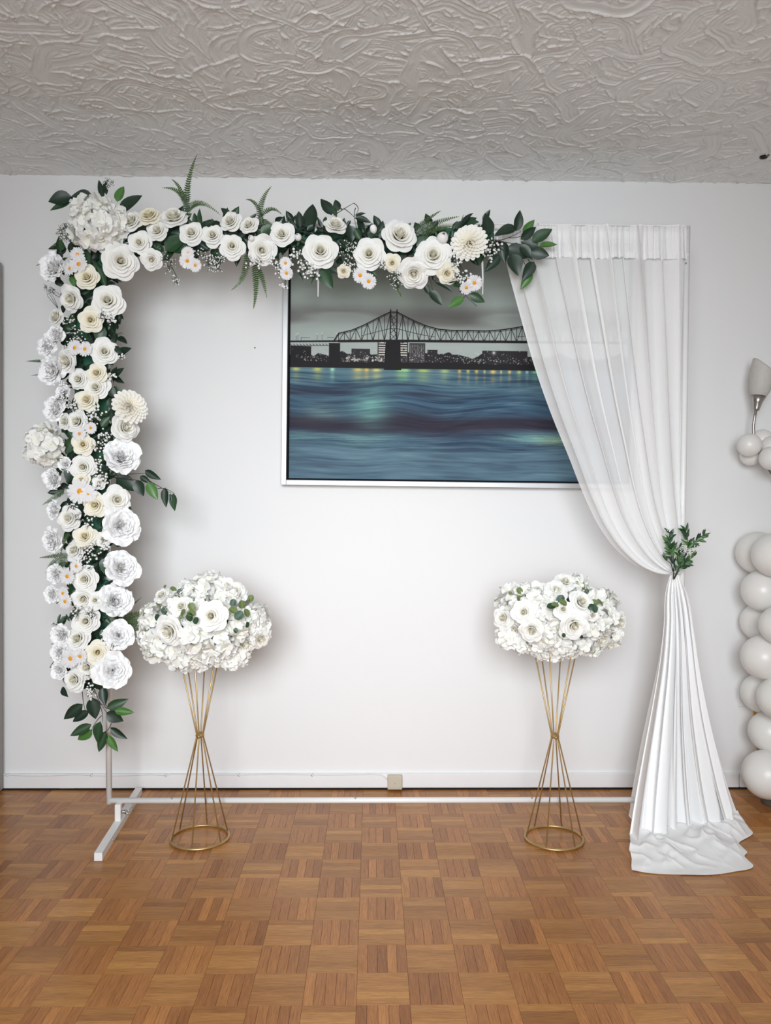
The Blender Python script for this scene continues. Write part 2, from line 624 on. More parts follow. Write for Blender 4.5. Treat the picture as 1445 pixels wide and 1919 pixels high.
box(g, ((XL + cx0) / 2, cy0 / 2, HC + 0.004), (cx0 - XL, -cy0, 0.012))
struct(part("slab", g, M['ceiling'], ceil, False))

# ceiling hook socket at the right edge
hp = on_floor(1431, 291, HC)
t = thing("ceiling_hole", "small black drilled hole with crumbled grey plaster rim in the ceiling", "hole", (hp.x, hp.y, HC - 0.003))
g = Geo()
lathe(g, [(0.0115, -0.004), (0.014, -0.003), (0.0165, 0.002), (0.021, 0.004)], 18, (hp.x + 0.004, hp.y + 0.006, HC - 0.004))
part("plaster_rim", g, M['cement'], t)
g = Geo()
lathe(g, [(0.0001, 0), (0.012, 0), (0.012, 0.003)], 18, (hp.x, hp.y, HC - 0.0075))
part("hole_mouth", g, M['black'], t)

# --- baseboard, dark gap, added leaf standing in for the shade at the left edge
BBH = 0.0655
seam = at(1386, 1460, -0.012).x
for a, b, h in ((XL, seam - 0.0015, BBH), (seam + 0.0015, XR, BBH - 0.004)):
    g = Geo()
    box(g, ((a + b) / 2, -0.006, (h + 0.007) / 2), (b - a, 0.012, h - 0.007), 0.002)
    if a == XL:
        bb = struct(obj("baseboard_back", g.mesh("baseboard_back", M['trim'], False)), "low white painted baseboard along the back wall")
    else:
        struct(part("board_piece", g, M['trim'], bb, False))
g = Geo()
# ragged dark gap under the board
xs = np.linspace(XL, XR, 260)
hh = 0.0035 + 0.003 * vnoise((xs + 9) * 40, 5) + 0.002 * vnoise((xs + 9) * 7, 6)
V = []
for x, h in zip(xs, hh):
    V += [(x, -0.0135, 0.0), (x, -0.0135, h), (x, -0.004, h)]
g.add(V, grid_faces(len(xs), 3))
struct(part("gap_strip", g, M['gap'], bb, False))
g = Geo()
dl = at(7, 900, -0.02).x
box(g, (dl - 0.02, -0.43, 1.055), (0.04, 0.80, 2.09), 0.003)  # added leaf, its grey side makes the dark band of shade
dr = struct(obj("shade_leaf_1", g.mesh("shade_leaf_1", M['shade_leaf'], False)), "open grey door leaf beside the left edge of the back wall")
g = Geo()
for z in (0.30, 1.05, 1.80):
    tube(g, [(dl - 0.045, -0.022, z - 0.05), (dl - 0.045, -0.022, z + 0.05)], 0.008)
part("shade_leaf_pin", g, M['chrome'], dr)

# cable with clips along the top of the baseboard, to the junction box
cb = thing("cable", "thin white cable clipped along the top of the baseboard", "cable", (-0.8, -0.016, 0.07))
pts = []
jx0, jx1 = at(727, 1460, -0.03), at(754, 1460, -0.03)
for px in range(-30, 705, 10):
    sag = 2.2 * abs(math.sin(px / 140.0 * PI)) if 15 < px < 320 else 0.6 * math.sin(px / 30)
    pts.append(at(px, 1451.5 + sag, -0.016))
pts += [at(714, 1452, -0.016), at(722, 1457, -0.017), at(727.5, 1462, -0.018)]
g = Geo()
tube(g, pts, 0.0022, 6)
part("wire", g, M['cable'], cb)
for px in (14, 172, 311, 448, 585):
    g = Geo()
    p = at(px, 1452, -0.014)
    box(g, (p.x, p.y - 0.002, p.z), (0.009, 0.012, 0.011), 0.0025)
    part("clip", g, M['cable'], cb)

jb = at(740, 1465, -0.02)
t = thing("junction_box", "square beige telephone junction box on the white baseboard", "junction box", (jb.x, -0.012, 0.045))
g = Geo()
w = 27.5 * mpp(-0.02)
box(g, (jb.x, -0.0225, jb.z), (w, 0.021, w * 0.98), 0.003)
part("cover", g, M['beige'], t, False)
g = Geo()
tube(g, [(jb.x, -0.033, jb.z - 0.001), (jb.x, -0.0345, jb.z - 0.001)], 0.0025, 10)
part("screw", g, M['beige'], t)

op = at(1400, 1298, -0.004)
t = thing("wall_outlet", "white wall outlet plate half hidden behind the balloon column", "outlet", (op.x, -0.001, op.z))
g = Geo()
box(g, (op.x, -0.004, op.z), (0.073, 0.007, 0.112), 0.002)
part("plate", g, M['white_plastic'], t, False)
for dz in (0.024, -0.024):
    g = Geo()
    box(g, (op.x, -0.0085, op.z + dz), (0.034, 0.004, 0.030), 0.0015)
    s_ = part("socket", g, M['white_plastic'], t, False)
    for dx in (-0.007, 0.007):
        g = Geo()
        box(g, (op.x + dx, -0.0108, op.z + dz), (0.002, 0.001, 0.009))
        part("slot", g, M['black'], s_, False)

nl = at(478, 652, -0.002)
g = Geo()
tube(g, [(nl.x, -0.012, nl.z), (nl.x, 0.0, nl.z)], [0.0022, 0.0016], 8)
t = obj("nail", g.mesh("nail", M['twig']))
t['label'], t['category'] = "tiny dark nail in the bare wall left of the picture", "nail"

# ------------------------------------------------------------------ framed picture
YP = -0.03
pa, pb = at(527.5, 909, YP), at(1085, 916, YP)
tilt = math.atan2(pa.z - pb.z, pb.x - pa.x)
PW, PH = 1.41, 1.0
PM = Matrix.Translation((pa.x, YP, pa.z)) @ Matrix.Rotation(tilt, 4, 'Y') @ Matrix.Translation((PW / 2, 0, PH / 2))
pic = thing("framed_picture", "silver framed night photograph of a steel bridge over blue water", "picture", mw=PM)


def lpart(name, g, mat, parent, smooth=False):
    return obj(name, g.mesh(name, mat, smooth), parent)


fw, lip = 0.021, 0.007
for s in (-1, 1):
    g = Geo()
    box(g, (s * (PW / 2 - fw / 2), 0, 0), (fw, 0.045, PH), 0.002)
    lpart("frame_side", g, M['silver'], pic)
    g = Geo()
    box(g, (0, 0, s * (PH / 2 - fw / 2)), (PW - 2 * fw, 0.045, fw), 0.002)
    lpart("frame_side", g, M['silver'], pic)
g = Geo()
iw, ih = PW - 2 * fw, PH - 2 * fw
for s in (-1, 1):
    box(g, (s * (iw / 2 - lip / 2), 0.002, 0), (lip, 0.03, ih))
    box(g, (0, 0.002, s * (ih / 2 - lip / 2)), (iw - 2 * lip, 0.03, lip))
lpart("inner_lip", g, M['black'], pic)
g = Geo()
box(g, (0, 0.016, 0), (iw, 0.012, ih))
lpart("backing_board", g, M['black'], pic)


def make_print(W, H):
    """night view of a cantilever truss bridge, painted pixel by pixel; coordinates run in print pixels"""
    X, Y = np.meshgrid(np.arange(W) / W, np.arange(H) / H)
    U = 541 + X * (1.3512 / mpp(YP))           # across
    Vv = 898 - (1 - Y) * (0.939 / mpp(YP))     # down
    img = np.zeros((H, W, 3))
    lerp = lambda a, b, t: a + (b - a) * t[..., None]
    c = lambda *k: np.array(k, float)
    n1 = vnoise2(U / 90 + 20, Vv / 16 + 20, 1) * 0.6 + vnoise2(U / 34 + 20, Vv / 7 + 20, 2) * 0.4
    n2 = vnoise2(U / 160 + 40, Vv / 26 + 40, 8)
    # sky
    sky = lerp(c(104, 110, 106), c(122, 130, 126), smoothstep(480, 560, Vv))
    sky = lerp(sky, c(88, 88, 86), smoothstep(565, 595, Vv) * (1 - smoothstep(602, 622, Vv)) * (0.35 + 0.65 * smoothstep(0.35, 0.7, n2 + 0.2 * n1)))
    sky = lerp(sky, c(128, 135, 132), smoothstep(612, 655, Vv))
    sky = sky * 1.34 + ((n1 - 0.5) * 12)[..., None]
    img[:] = sky

    def blend(mask, col):
        img[:] = img * (1 - mask[..., None]) + np.array(col, float) * mask[..., None]

    # far city
    sil = 664 + 7 * (vnoise(U / 9, 4) - 0.5) + 9 * (vnoise(U / 40, 5) - 0.5)
    blend(smoothstep(-0.6, 0.6, Vv - sil), (44, 42, 44))
    for x0, x1, y0, cc in ((704, 721, 640, 58), (746, 761, 640, 58), (763, 793, 643, 70), (797, 816, 655, 50), (655, 690, 655, 54), (541, 580, 652, 38), (900, 985, 655, 50)):
        blend(((U > x0) & (U < x1) & (Vv > y0) & (Vv < 684)).astype(float), (cc, cc - 2, cc))
    for x0, x1 in ((706, 719), (747, 759)):
        m = (U > x0) & (U < x1) & (Vv > 640) & (Vv < 668) & ((Vv % 4.4) < 2.3) & (vnoise2(U / 3.2, Vv / 4.4, 12) > 0.25)
        blend(m * 0.9, (226, 222, 210))
    m = (U > 765) & (U < 792) & (Vv > 646) & (Vv < 668) & ((U % 3.4) < 1.3) & (vnoise2(U / 3.4, Vv / 3, 13) > 0.35)
    blend(m * 0.6, (170, 170, 166))
    rr = np.random.default_rng(5)
    px2 = (W - 1) / (U[0, -1] - U[0, 0])

    def dot(x, y, r, col, a=1.0):
        i, j = int((y - Vv[0, 0]) * px2), int((x - U[0, 0]) * px2)
        k = int(r * px2 * 3) + 2
        i0, i1, j0, j1 = max(0, i - k), min(H, i + k), max(0, j - k), min(W, j + k)
        if i1 <= i0 or j1 <= j0:
            return
        d = ((U[i0:i1, j0:j1] - x) ** 2 + (Vv[i0:i1, j0:j1] - y) ** 2) / (r * r)
        mk = (a * np.exp(-d))[..., None]
        img[i0:i1, j0:j1] = img[i0:i1, j0:j1] * (1 - mk) + np.array(col, float) * mk

    def line(x0, y0, x1, y1, wd, col=(38, 35, 37)):
        pad = wd + 1.5
        j0, j1 = [int(np.clip((q - U[0, 0]) * px2, 0, W)) for q in (min(x0, x1) - pad, max(x0, x1) + pad)]
        i0, i1 = [int(np.clip((q - Vv[0, 0]) * px2, 0, H)) for q in (min(y0, y1) - pad, max(y0, y1) + pad)]
        if j1 <= j0 or i1 <= i0:
            return
        u, v = U[i0:i1, j0:j1], Vv[i0:i1, j0:j1]
        dx, dy = x1 - x0, y1 - y0
        L2 = dx * dx + dy * dy + 1e-9
        tt = np.clip(((u - x0) * dx + (v - y0) * dy) / L2, 0, 1)
        d = np.hypot(u - x0 - tt * dx, v - y0 - tt * dy)
        mk = np.clip((wd / 2 + 0.35 - d) / 0.7, 0, 1)[..., None]
        img[i0:i1, j0:j1] = img[i0:i1, j0:j1] * (1 - mk) + np.array(col, float) * mk

    for q in range(640):
        x = rr.uniform(541, 1180)
        y = rr.normal(674, 5.5) if rr.random() < 0.8 else rr.uniform(655, 684)
        dot(x, y, rr.uniform(0.5, 1.0), (232, 228, 218), rr.uniform(0.5, 1))
    for q in range(60):
        dot(rr.uniform(640, 722), rr.normal(675, 2.2), rr.uniform(0.8, 1.6), (228, 224, 214), 0.8)
    dot(922, 659, 2.2, (250, 250, 245))
    dot(922, 659, 5, (200, 205, 200), 0.35)
    # dark bank
    bank = 680 + 3 * (vnoise(U / 22, 15) - 0.5) - 5 * smoothstep(585, 545, U) * vnoise(U / 8, 16) * 3
    blend(smoothstep(-0.7, 0.7, Vv - bank), (38, 36, 38))
    # deck, piers, truss
    deck = lambda x: 643.5 - (x - 541) * 0.021 if x < 735 else 639.4 - (x - 735) * 0.0065
    for x in np.arange(541, 1175, 6):
        line(x, deck(x), x + 6, deck(x + 6), 4.6 if x > 625 else 3.2)
        if x < 625:
            line(x, deck(x) + 5, x + 4, deck(x) + 8, 0.8)
            line(x, deck(x) + 8, x + 6, deck(x) + 8, 0.8)
    blend(((U > 613) & (U < 634) & (Vv > 645) & (Vv < 690)).astype(float), (38, 36, 38))
    pw = 13.5 + (Vv - 640) * 0.05
    blend(((np.abs(U - 732.5) < pw) & (Vv > 638) & (Vv < 693.5)).astype(float), (37, 35, 37))
    kn = [(622, 641), (631, 627), (655, 621), (676, 612), (697, 601), (714, 592), (727, 586), (740, 586), (756, 594), (775, 603), (796, 611), (818, 616.5), (845, 618.5), (875, 618), (905, 618.5), (935, 616), (960, 612), (985, 607), (1010, 601), (1035, 592), (1060, 583), (1078, 578), (1092, 578), (1120, 590), (1150, 603), (1180, 612)]
    top = lambda x: float(np.interp(x, [k_[0] for k_ in kn], [k_[1] for k_ in kn]))
    for (xa, ya), (xb, yb) in zip(kn, kn[1:]):
        line(xa, ya, xb, yb, 2.0)
        line(xa, ya + 2.6, xb, yb + 2.6, 0.8)
    xs_ = list(np.arange(631, 728, 10.7)) + list(np.arange(740, 1180, 10.2))
    for i, (xa, xb) in enumerate(zip(xs_, xs_[1:])):
        line(xa, top(xa), xa, deck(xa), 0.95)
        if (i % 2 == 0):
            line(xa, deck(xa), xb, top(xb), 1.1)
        else:
            line(xa, top(xa), xb, deck(xb), 1.1)
        md = (top(xa) + deck(xa)) / 2
        if deck(xa) - top(xa) > 26:
            line(xa, md + 4, xb, (top(xb) + deck(xb)) / 2 + 4, 0.8)
    for x in (727.5, 739.5):
        line(x, 583, x, 640, 2.2)
        line(x, 580.5, x, 586, 1.2)
    for k_ in range(4):
        y = 590 + k_ * 12
        line(727.5, y, 739.5, y + 12, 0.9)
        line(739.5, y, 727.5, y + 12, 0.9)
    for x in np.arange(660, 1170, 17):
        dot(x, 631 - (x % 3), 0.9, (205, 208, 202), 0.85)
    for x, y in ((552, 631), (555, 629), (591, 629), (600, 628), (627, 628)):
        dot(x, y, 1.3, (225, 228, 222))
        line(x, y, x, 643, 0.5, (70, 70, 70))
    line(561, 636, 577, 636, 0.6)
    line(561, 636, 561, 643, 0.6)
    line(610, 635, 622, 635, 0.6)
    # water
    swell = -12 * np.exp(-((U - 745) / 60) ** 2) + 6 * np.sin(U / 90) + 5 * np.sin(U / 41 + Vv / 30)
    Vq = Vv - swell * np.exp(-((Vv - 790) / 75) ** 2)
    st1 = vnoise2(U / 120 + 3 + Vv / 30, Vq / 2.6 + 3, 21) * 0.34 + vnoise2(U / 60 + 3 - Vv / 26, Vq / 6 + 3, 22) * 0.42 + vnoise2(U / 24 + 9 - Vv / 9, Vq / 1.7 + 3, 24) * 0.24
    st2 = vnoise2(U / 150 + 5 - Vv / 40, Vq / 14 + 5, 23)
    wat = lerp(c(78, 106, 126), c(62, 88, 116), smoothstep(690, 760, Vv))
    wat = lerp(wat, c(72, 94, 118), smoothstep(800, 860, Vv))
    wat = lerp(wat, c(112, 136, 152), smoothstep(0.45, 0.9, st1) * 0.55)
    wat = lerp(wat, c(46, 52, 76), smoothstep(0.52, 0.2, st1) * 0.6)
    band = 797 - 10 * np.exp(-((U - 745) / 60) ** 2) + 6 * np.sin(U / 90)
    bm = np.exp(-((Vv - band) / (14 + 6 * np.exp(-((U - 745) / 70) ** 2) + 6 * (st2 - 0.5))) ** 2) * (0.75 + 0.5 * st2)
    wat = lerp(wat, c(50, 46, 62), np.clip(bm * 1.25, 0, 0.97))
    wat = lerp(wat, c(50, 50, 70), np.clip(np.exp(-((Vv - 738) / 5) ** 2) * smoothstep(0.5, 0.75, st2) * 0.8, 0, 1))
    glow = np.exp(-((U - 692) / 34) ** 2) * np.exp(-((Vv - 762) / 34) ** 2)
    wat = lerp(wat, c(112, 158, 160), np.clip(glow * 0.85 * (0.55 + 0.9 * st1), 0, 1))
    for gx, gy, sx_, sy_, cc, aa in ((600, 770, 40, 18, (128, 150, 140), .35), (1005, 818, 60, 8, (140, 190, 190), .8), (675, 820, 60, 8, (128, 180, 180), .6), (560, 818, 40, 8, (120, 165, 160), .45), (665, 832, 26, 5, (150, 205, 185), .5), (1045, 822, 40, 10, (150, 170, 140), .6), (760, 855, 90, 10, (110, 140, 155), .4), (690, 830, 120, 20, (100, 132, 152), .4)):
        wat = lerp(wat, c(*cc), np.clip(np.exp(-((U - gx) / sx_) ** 2 - ((Vv - gy) / sy_) ** 2) * aa * (0.4 + 1.1 * st1), 0, 1))
    fine = (np.sin(Vv * 2.1 + 4 * st1) > 0.5) * smoothstep(802, 812, Vv) * (1 - smoothstep(828, 846, Vv))
    wat = lerp(wat, c(44, 54, 80), fine * 0.45)
    for gx, wd_, cc in ((552, 7, (190, 190, 110)), (592, 8, (196, 190, 96)), (620, 4, (170, 226, 190)), (668, 10, (226, 196, 110)), (684, 5, (240, 190, 96)), (702, 9, (226, 206, 120)), (747, 8, (150, 200, 120)), (757, 8, (160, 214, 150)), (790, 12, (176, 196, 116)), (830, 8, (170, 190, 130)), (858, 3, (244, 180, 90)), (874, 3, (220, 200, 120)), (890, 3, (240, 190, 90)), (905, 2, (230, 190, 110)), (921, 5, (248, 200, 110)), (936, 2, (230, 190, 120)), (952, 3, (246, 190, 100)), (970, 4, (200, 210, 130)), (985, 3, (170, 210, 220)), (1000, 7, (130, 200, 150))):
        wat = lerp(wat, c(*cc), np.clip(np.exp(-((U - gx) / wd_) ** 2) * (np.exp(-((Vv - 694) / 3.2) ** 2) + 0.4 * np.exp(-((Vv - 706) / 10) ** 2) * st1 * 1.6), 0, 1) * 0.85)
    wat = lerp(wat, c(98, 124, 146), smoothstep(836, 850, Vv) * 0.4)
    wat = wat * np.array([1.04, 1.06, 1.0]) + ((st1 - 0.5) * 16)[..., None]
    m = smoothstep(-0.6, 0.6, Vv - 691)
    m = m * (1 - ((np.abs(U - 732.5) < pw) & (Vv < 694)))
    img[:] = img * (1 - m[..., None]) + wat * m[..., None]
    return np.clip(img / 255.0, 0, 1)


PW2, PH2 = 1400, 973
pr = make_print(PW2, PH2)
im = bpy.data.images.new("bridge_print", PW2, PH2)
rgba = np.ones((PH2, PW2, 4), np.float32)
rgba[..., :3] = pr[::-1]
im.pixels.foreach_set(rgba.ravel())
im.update()
im.pack()
k = NT("print_ink")
k.set(Roughness=0.6)
k.b.inputs['Specular IOR Level'].default_value = 0.12
tc = k.n("ShaderNodeTexCoord")
mp = k.n("ShaderNodeMapping")
pwid, phei = iw - 2 * lip, ih - 2 * lip
mp.inputs["Scale"].default_value = (1 / pwid, 1 / phei, 1)
mp.inputs["Location"].default_value = (0.5, 0.5, 0)
sep = k.n("ShaderNodeSeparateXYZ")
cmb = k.n("ShaderNodeCombineXYZ")
k.l(tc.outputs["Object"], sep.inputs[0])
k.l(sep.outputs["X"], cmb.inputs["X"])
k.l(sep.outputs["Z"], cmb.inputs["Y"])
k.l(cmb.outputs[0], mp.inputs["Vector"])
ti = k.n("ShaderNodeTexImage")
ti.image = im
ti.extension = 'EXTEND'
k.l(mp.outputs[0], ti.inputs["Vector"])
k.l(ti.outputs["Color"], k.b.inputs["Base Color"])
g = Geo()
box(g, (0, 0.0085, 0), (pwid, 0.003, phei))
lpart("printed_photograph", g, k.m, pic)

# ------------------------------------------------------------------ white pipe backdrop frame
YF = -0.37
PR = 0.0102
BL, BR = at(204.5, 1499.5, YF), at(1271, 1499.5, YF)
TL, TR = at(199.0, 418, YF), at(1288, 430, YF)
xl, xr = (BL.x + TL.x) / 2, (BR.x + TR.x) / 2
zb, zt = (BL.z + BR.z) / 2, (TL.z + TR.z) / 2
bf = thing("backdrop_frame", "square white metal pipe backdrop frame standing before the wall", "backdrop frame", (0, YF, 0))
for nm, a, b in (("left_pole", (BL.x, YF, zb - PR), (TL.x, YF, zt + PR)), ("right_pole", (BR.x, YF, zb - PR), (TR.x, YF, zt + PR)), ("bottom_pipe", (BL.x, YF, zb), (BR.x, YF, zb)), ("top_pipe", (TL.x, YF, zt), (TR.x, YF, zt))):
    g = Geo()
    tube(g, [a, b], PR, 16)
    p_ = part(nm, g, M['white_metal'], bf)
    # spring buttons and joint rings along the pipe
    a, b = Vector(a), Vector(b)
    for f in (0.11, 0.43, 0.74) if nm != "right_pole" else (0.12, 0.5, 0.935):
        c_ = a.lerp(b, f)
        g = Geo()
        off = Vector((0, -0.006, 0.009)) if "pipe" in nm else Vector((0.006 if nm == "left_pole" else -0.006, -0.009, 0))
        tube(g, [c_ + off * 0.7, c_ + off * 1.2], 0.0032, 8)
        part("spring_button", g, M['chrome'], p_)
        g = Geo()
        d = (b - a).normalized()
        tube(g, [c_ + d * 0.03, c_ + d * 0.032], PR * 1.06, 16)
        part("joint_ring", g, M['white_metal'], p_)
for sx, px_post in ((-1, 219.5), (1, 1262)):
    xp = at(px_post, 1515, YF - 0.012).x
    f1, f0 = on_floor(170 if sx < 0 else 1250, 1614), on_floor(264 if sx < 0 else 1203, 1484)
    ax = xp + (f1.x - on_floor(216, 1540).x) if sx < 0 else xp + 0.0
    bx = f0.x
    yA, yB_ = f1.y, -0.06
    if sx > 0:
        ax, yA = xp + 0.052, -0.575
    g = Geo()
    w = 0.026
    V = []
    for x, y in ((ax, yA), (bx, yB_)):
        for dx, z in ((-w / 2, 0.001), (w / 2, 0.001), (w / 2, 0.027), (-w / 2, 0.027)):
            V.append((x + dx, y, z))
    g.add(V, [(0, 1, 2, 3), (7, 6, 5, 4), (0, 4, 5, 1), (1, 5, 6, 2), (2, 6, 7, 3), (3, 7, 4, 0)])
    fb = part("foot_bar", g, M['white_metal'], bf, False)
    yq = YF - 0.012
    f = (yq - yA) / (yB_ - yA)
    xq = ax + (bx - ax) * f
    g = Geo()
    box(g, (xq, yq, (0.027 + zb - PR * 0.6) / 2), (0.021, 0.021, zb - PR * 0.6 - 0.027), 0.0015)
    ps = part("foot_post", g, M['white_metal'], bf, False)
    g = Geo()
    zz = 0.058
    tube(g, [(xq + 0.010, yq, zz), (xq + 0.022, yq, zz)], 0.006, 10)
    tube(g, [(xq + 0.022, yq, zz), (xq + 0.026, yq, zz)], 0.0085, 10)
    tube(g, [(xq + 0.026, yq, zz), (xq + 0.040, yq - 0.006, zz + 0.006)], [0.003, 0.0022], 6)
    tube(g, [(xq + 0.026, yq, zz), (xq + 0.036, yq - 0.004, zz - 0.010)], [0.003, 0.0022], 6)
    part("wing_bolt", g, M['chrome'], ps)
    for k_ in (0.22, 0.72):
        xx_, yy_ = ax + (bx - ax) * k_, yA + (yB_ - yA) * k_
        g = Geo()
        tube(g, [(xx_ + w / 2 - 0.002, yy_, 0.014), (xx_ + w / 2 + 0.003, yy_, 0.014)], 0.004, 8)
        part("bolt", g, M['chrome'], fb)

FOOT = (ax, yA, bx, yB_)

# ------------------------------------------------------------------ sheer curtain
def sheer(name, alpha):
    k = NT(name)
    dif = k.n("ShaderNodeBsdfDiffuse")
    dif.inputs[0].default_value = (0.95, 0.95, 0.95, 1)
    trl = k.n("ShaderNodeBsdfTranslucent")
    trl.inputs[0].default_value = (0.95, 0.95, 0.95, 1)
    m1 = k.n("ShaderNodeMixShader")
    m1.inputs[0].default_value = 0.03
    k.l(dif.outputs[0], m1.inputs[1])
    k.l(trl.outputs[0], m1.inputs[2])
    tra = k.n("ShaderNodeBsdfTransparent")
    lw = k.n("ShaderNodeLayerWeight", i_Blend=0.35)
    mr = k.n("ShaderNodeMapRange")
    mr.inputs["To Min"].default_value = alpha
    mr.inputs["To Max"].default_value = 0.98
    k.l(lw.outputs["Facing"], mr.inputs["Value"])
    m2 = k.n("ShaderNodeMixShader")
    k.l(mr.outputs[0], m2.inputs[0])
    k.l(tra.outputs[0], m2.inputs[1])
    k.l(m1.outputs[0], m2.inputs[2])
    geo = k.n("ShaderNodeNewGeometry")
    nz = k.n("ShaderNodeTexNoise", i_Scale=900.0)
    k.l(geo.outputs["Position"], nz.inputs["Vector"])
    bp = k.n("ShaderNodeBump", i_Strength=0.1, i_Distance=0.001)
    k.l(nz.outputs["Fac"], bp.inputs["Height"])
    k.l(bp.outputs[0], dif.inputs["Normal"])
    k.l(m2.outputs[0], k.out.inputs["Surface"])
    return k.m


M['sheer'] = sheer("sheer_voile", 0.60)
M['sheer_dense'] = sheer("sheer_gathered", 0.86)
M['sheer_hem'] = sheer("sheer_hem", 0.62)
YC = YF - 0.004
cur = thing("sheer_curtain", "long white sheer curtain draped and tied back on the right pole", "curtain", (1.0, YF, 0))
NP = 10


def catmull(pts, n):
    P = np.array(pts, float)
    d = np.concatenate([[0], np.cumsum(np.hypot(*np.diff(P, axis=0).T))])
    t = np.linspace(0, d[-1], n)
    out = np.zeros((n, P.shape[1]))
    m = np.gradient(P, d, axis=0)
    for i, q in enumerate(t):
        k = min(np.searchsorted(d, q, side='right') - 1, len(P) - 2)
        h = d[k + 1] - d[k]
        u = (q - d[k]) / h
        out[i] = (2 * u ** 3 - 3 * u ** 2 + 1) * P[k] + (u ** 3 - 2 * u ** 2 + u) * h * m[k] + (-2 * u ** 3 + 3 * u ** 2) * P[k + 1] + (u ** 3 - u ** 2) * h * m[k + 1]
    return out


NT_, NS = 130, 460
Lc = catmull([(934, 424), (946, 482), (975, 598), (1000, 690), (1033, 785), (1062, 856), (1095, 938), (1122, 992), (1152, 1032), (1190, 1062), (1225, 1074), (1257, 1073)], NT_)
Rc = catmull([(1286, 424), (1284, 500), (1282, 640), (1280, 800), (1279, 900), (1277, 980), (1273, 1030), (1268, 1072)], NT_)


def to_plane(a, Y):
    return np.array([tuple(at(p[0], p[1], Y)) for p in a])


Lw, Rw = to_plane(Lc, YC), to_plane(Rc, YC)
s = np.linspace(0, 1, NS)
t = np.linspace(0, 1, NT_)
S, T = np.meshgrid(s, t, indexing='ij')
ph = 2 * PI * NP * (S + 0.05 * (vnoise(S * 7 + 3, 31) - 0.5)) + 0.8 * (vnoise(T * 3 + 60, 34) - 0.5)
kk = 0.7 + 1.9 * vnoise(S * NP * 0.9 + 20, 33)
S2 = S + kk / (2 * PI * NP) * np.sin(ph) * (1 - 0.35 * T)
S2 += 0.12 / (2 * PI * 31) * np.sin(2 * PI * 31 * S + 9 * T) * (1 - T)
S2 = np.clip(S2, 0, 1)
edge = np.minimum(S * 14, 1) * np.minimum((1 - S) * 14, 1)
S2 = S + (S2 - S) * edge
Pc = Lw[None, :, :] * (1 - S2[..., None]) + Rw[None, :, :] * S2[..., None]
# threads sag a little lower towards the free edge, folds stand out in depth
dep = 0.016 * np.cos(ph) * np.clip(T * 12 + 0.35, 0, 1) * (1 - 0.6 * T) + 0.002 * np.sin(2 * PI * 27 * S + 5 * T) * (1 - T)
dep += 0.012 * np.sin(2 * PI * 5 * S + 3 * T)
Pc[..., 1] += dep - 0.012 - 0.03 * smoothstep(0.7, 1.0, T) - 0.03 * np.sin(PI * T) * (1 - S)
Pc[..., 2] += 0.010 * np.sin(ph * 0.5 + 2) * T * np.sin(PI * T)
g = Geo()
g.add(Pc.reshape(-1, 3), grid_faces(NS, NT_))
part("upper_drape", g, M['sheer'], cur)
# folded-over heading with rod pocket
NH = 26
th = np.linspace(0, 1, NH)
S, T = np.meshgrid(np.linspace(0, 1, 420), th, indexing='ij')
ang = T * 1.0
rim = at(1000, 486, YC).z
xh0, xh1 = at(936, 440, YC).x, at(1284, 440, YC).x
S2 = S + 0.55 / (2 * PI * 22) * np.sin(2 * PI * 22 * S + 2 * vnoise(S * 6, 40)) * np.minimum(S * 14, 1) * np.minimum((1 - S) * 14, 1)
Px = xh0 + (xh1 - xh0) * S2
Zt = zt + PR + 0.002
Px += np.where(S < 0.15, (0.15 - S) * 0.12 * T, 0)
zlow = rim + 0.006 * (vnoise(S * 16 + 5, 41) - 0.5) + 0.004 * (vnoise(S * 40 + 5, 42) - 0.5)
Pz = Zt + (zlow - Zt) * T
Py = YF - PR - 0.006 - 0.010 * np.abs(np.sin(2 * PI * 11 * S)) * T - 0.004 * np.sin(2 * PI * 31 * S)
Py = np.where(T < 0.05, YF - 0.002, Py)
g = Geo()
g.add(np.stack([Px, Py, Pz], -1).reshape(-1, 3), grid_faces(420, NH))
part("heading", g, M['sheer_hem'], cur)
# stitched hem band at the foot of the heading
g = Geo()
T2 = np.linspace(0.86, 1.0, 4)
Sb, Tb = np.meshgrid(np.linspace(0, 1, 420), T2, indexing='ij')
i0 = (Tb * (NH - 1)).astype(int)
ii = np.arange(420)[:, None].repeat(4, 1)
g.add(np.stack([Px[ii, i0], Py[ii, i0] - 0.003, Pz[ii, i0]], -1).reshape(-1, 3), grid_faces(420, 4))
part("hem_band", g, M['sheer_hem'], cur)

# lower fall and the pool of cloth on the floor
NV1, NV2, NS = 90, 46, 420
L2 = to_plane(catmull([(1259, 1070), (1249, 1105), (1244, 1180), (1236, 1255), (1221, 1345), (1205, 1430), (1190, 1510), (1180, 1570)], NV1), -0.45)
R2 = to_plane(catmull([(1269, 1070), (1289, 1118), (1301, 1190), (1311, 1265), (1325, 1345), (1344, 1425), (1365, 1500), (1380, 1545)], NV1), -0.45)
s = np.linspace(0, 1, NS)
t = np.linspace(0, 1, NV1)
S, T = np.meshgrid(s, t, indexing='ij')
NQ = 6
ph = 2 * PI * NQ * (S + 0.06 * (vnoise(S * 5 + 3, 51) - 0.5)) + 0.5
kk = 0.8 + 1.7 * vnoise(S * NQ + 20, 53)
edge = np.minimum(S * 10, 1) * np.minimum((1 - S) * 10, 1)
S2 = S + kk / (2 * PI * NQ) * np.sin(ph) * edge
S2 += 0.08 / (2 * PI * 23) * np.sin(2 * PI * 23 * S + 6 * T) * edge
Pl = L2[None] * (1 - S2[..., None]) + R2[None] * S2[..., None]
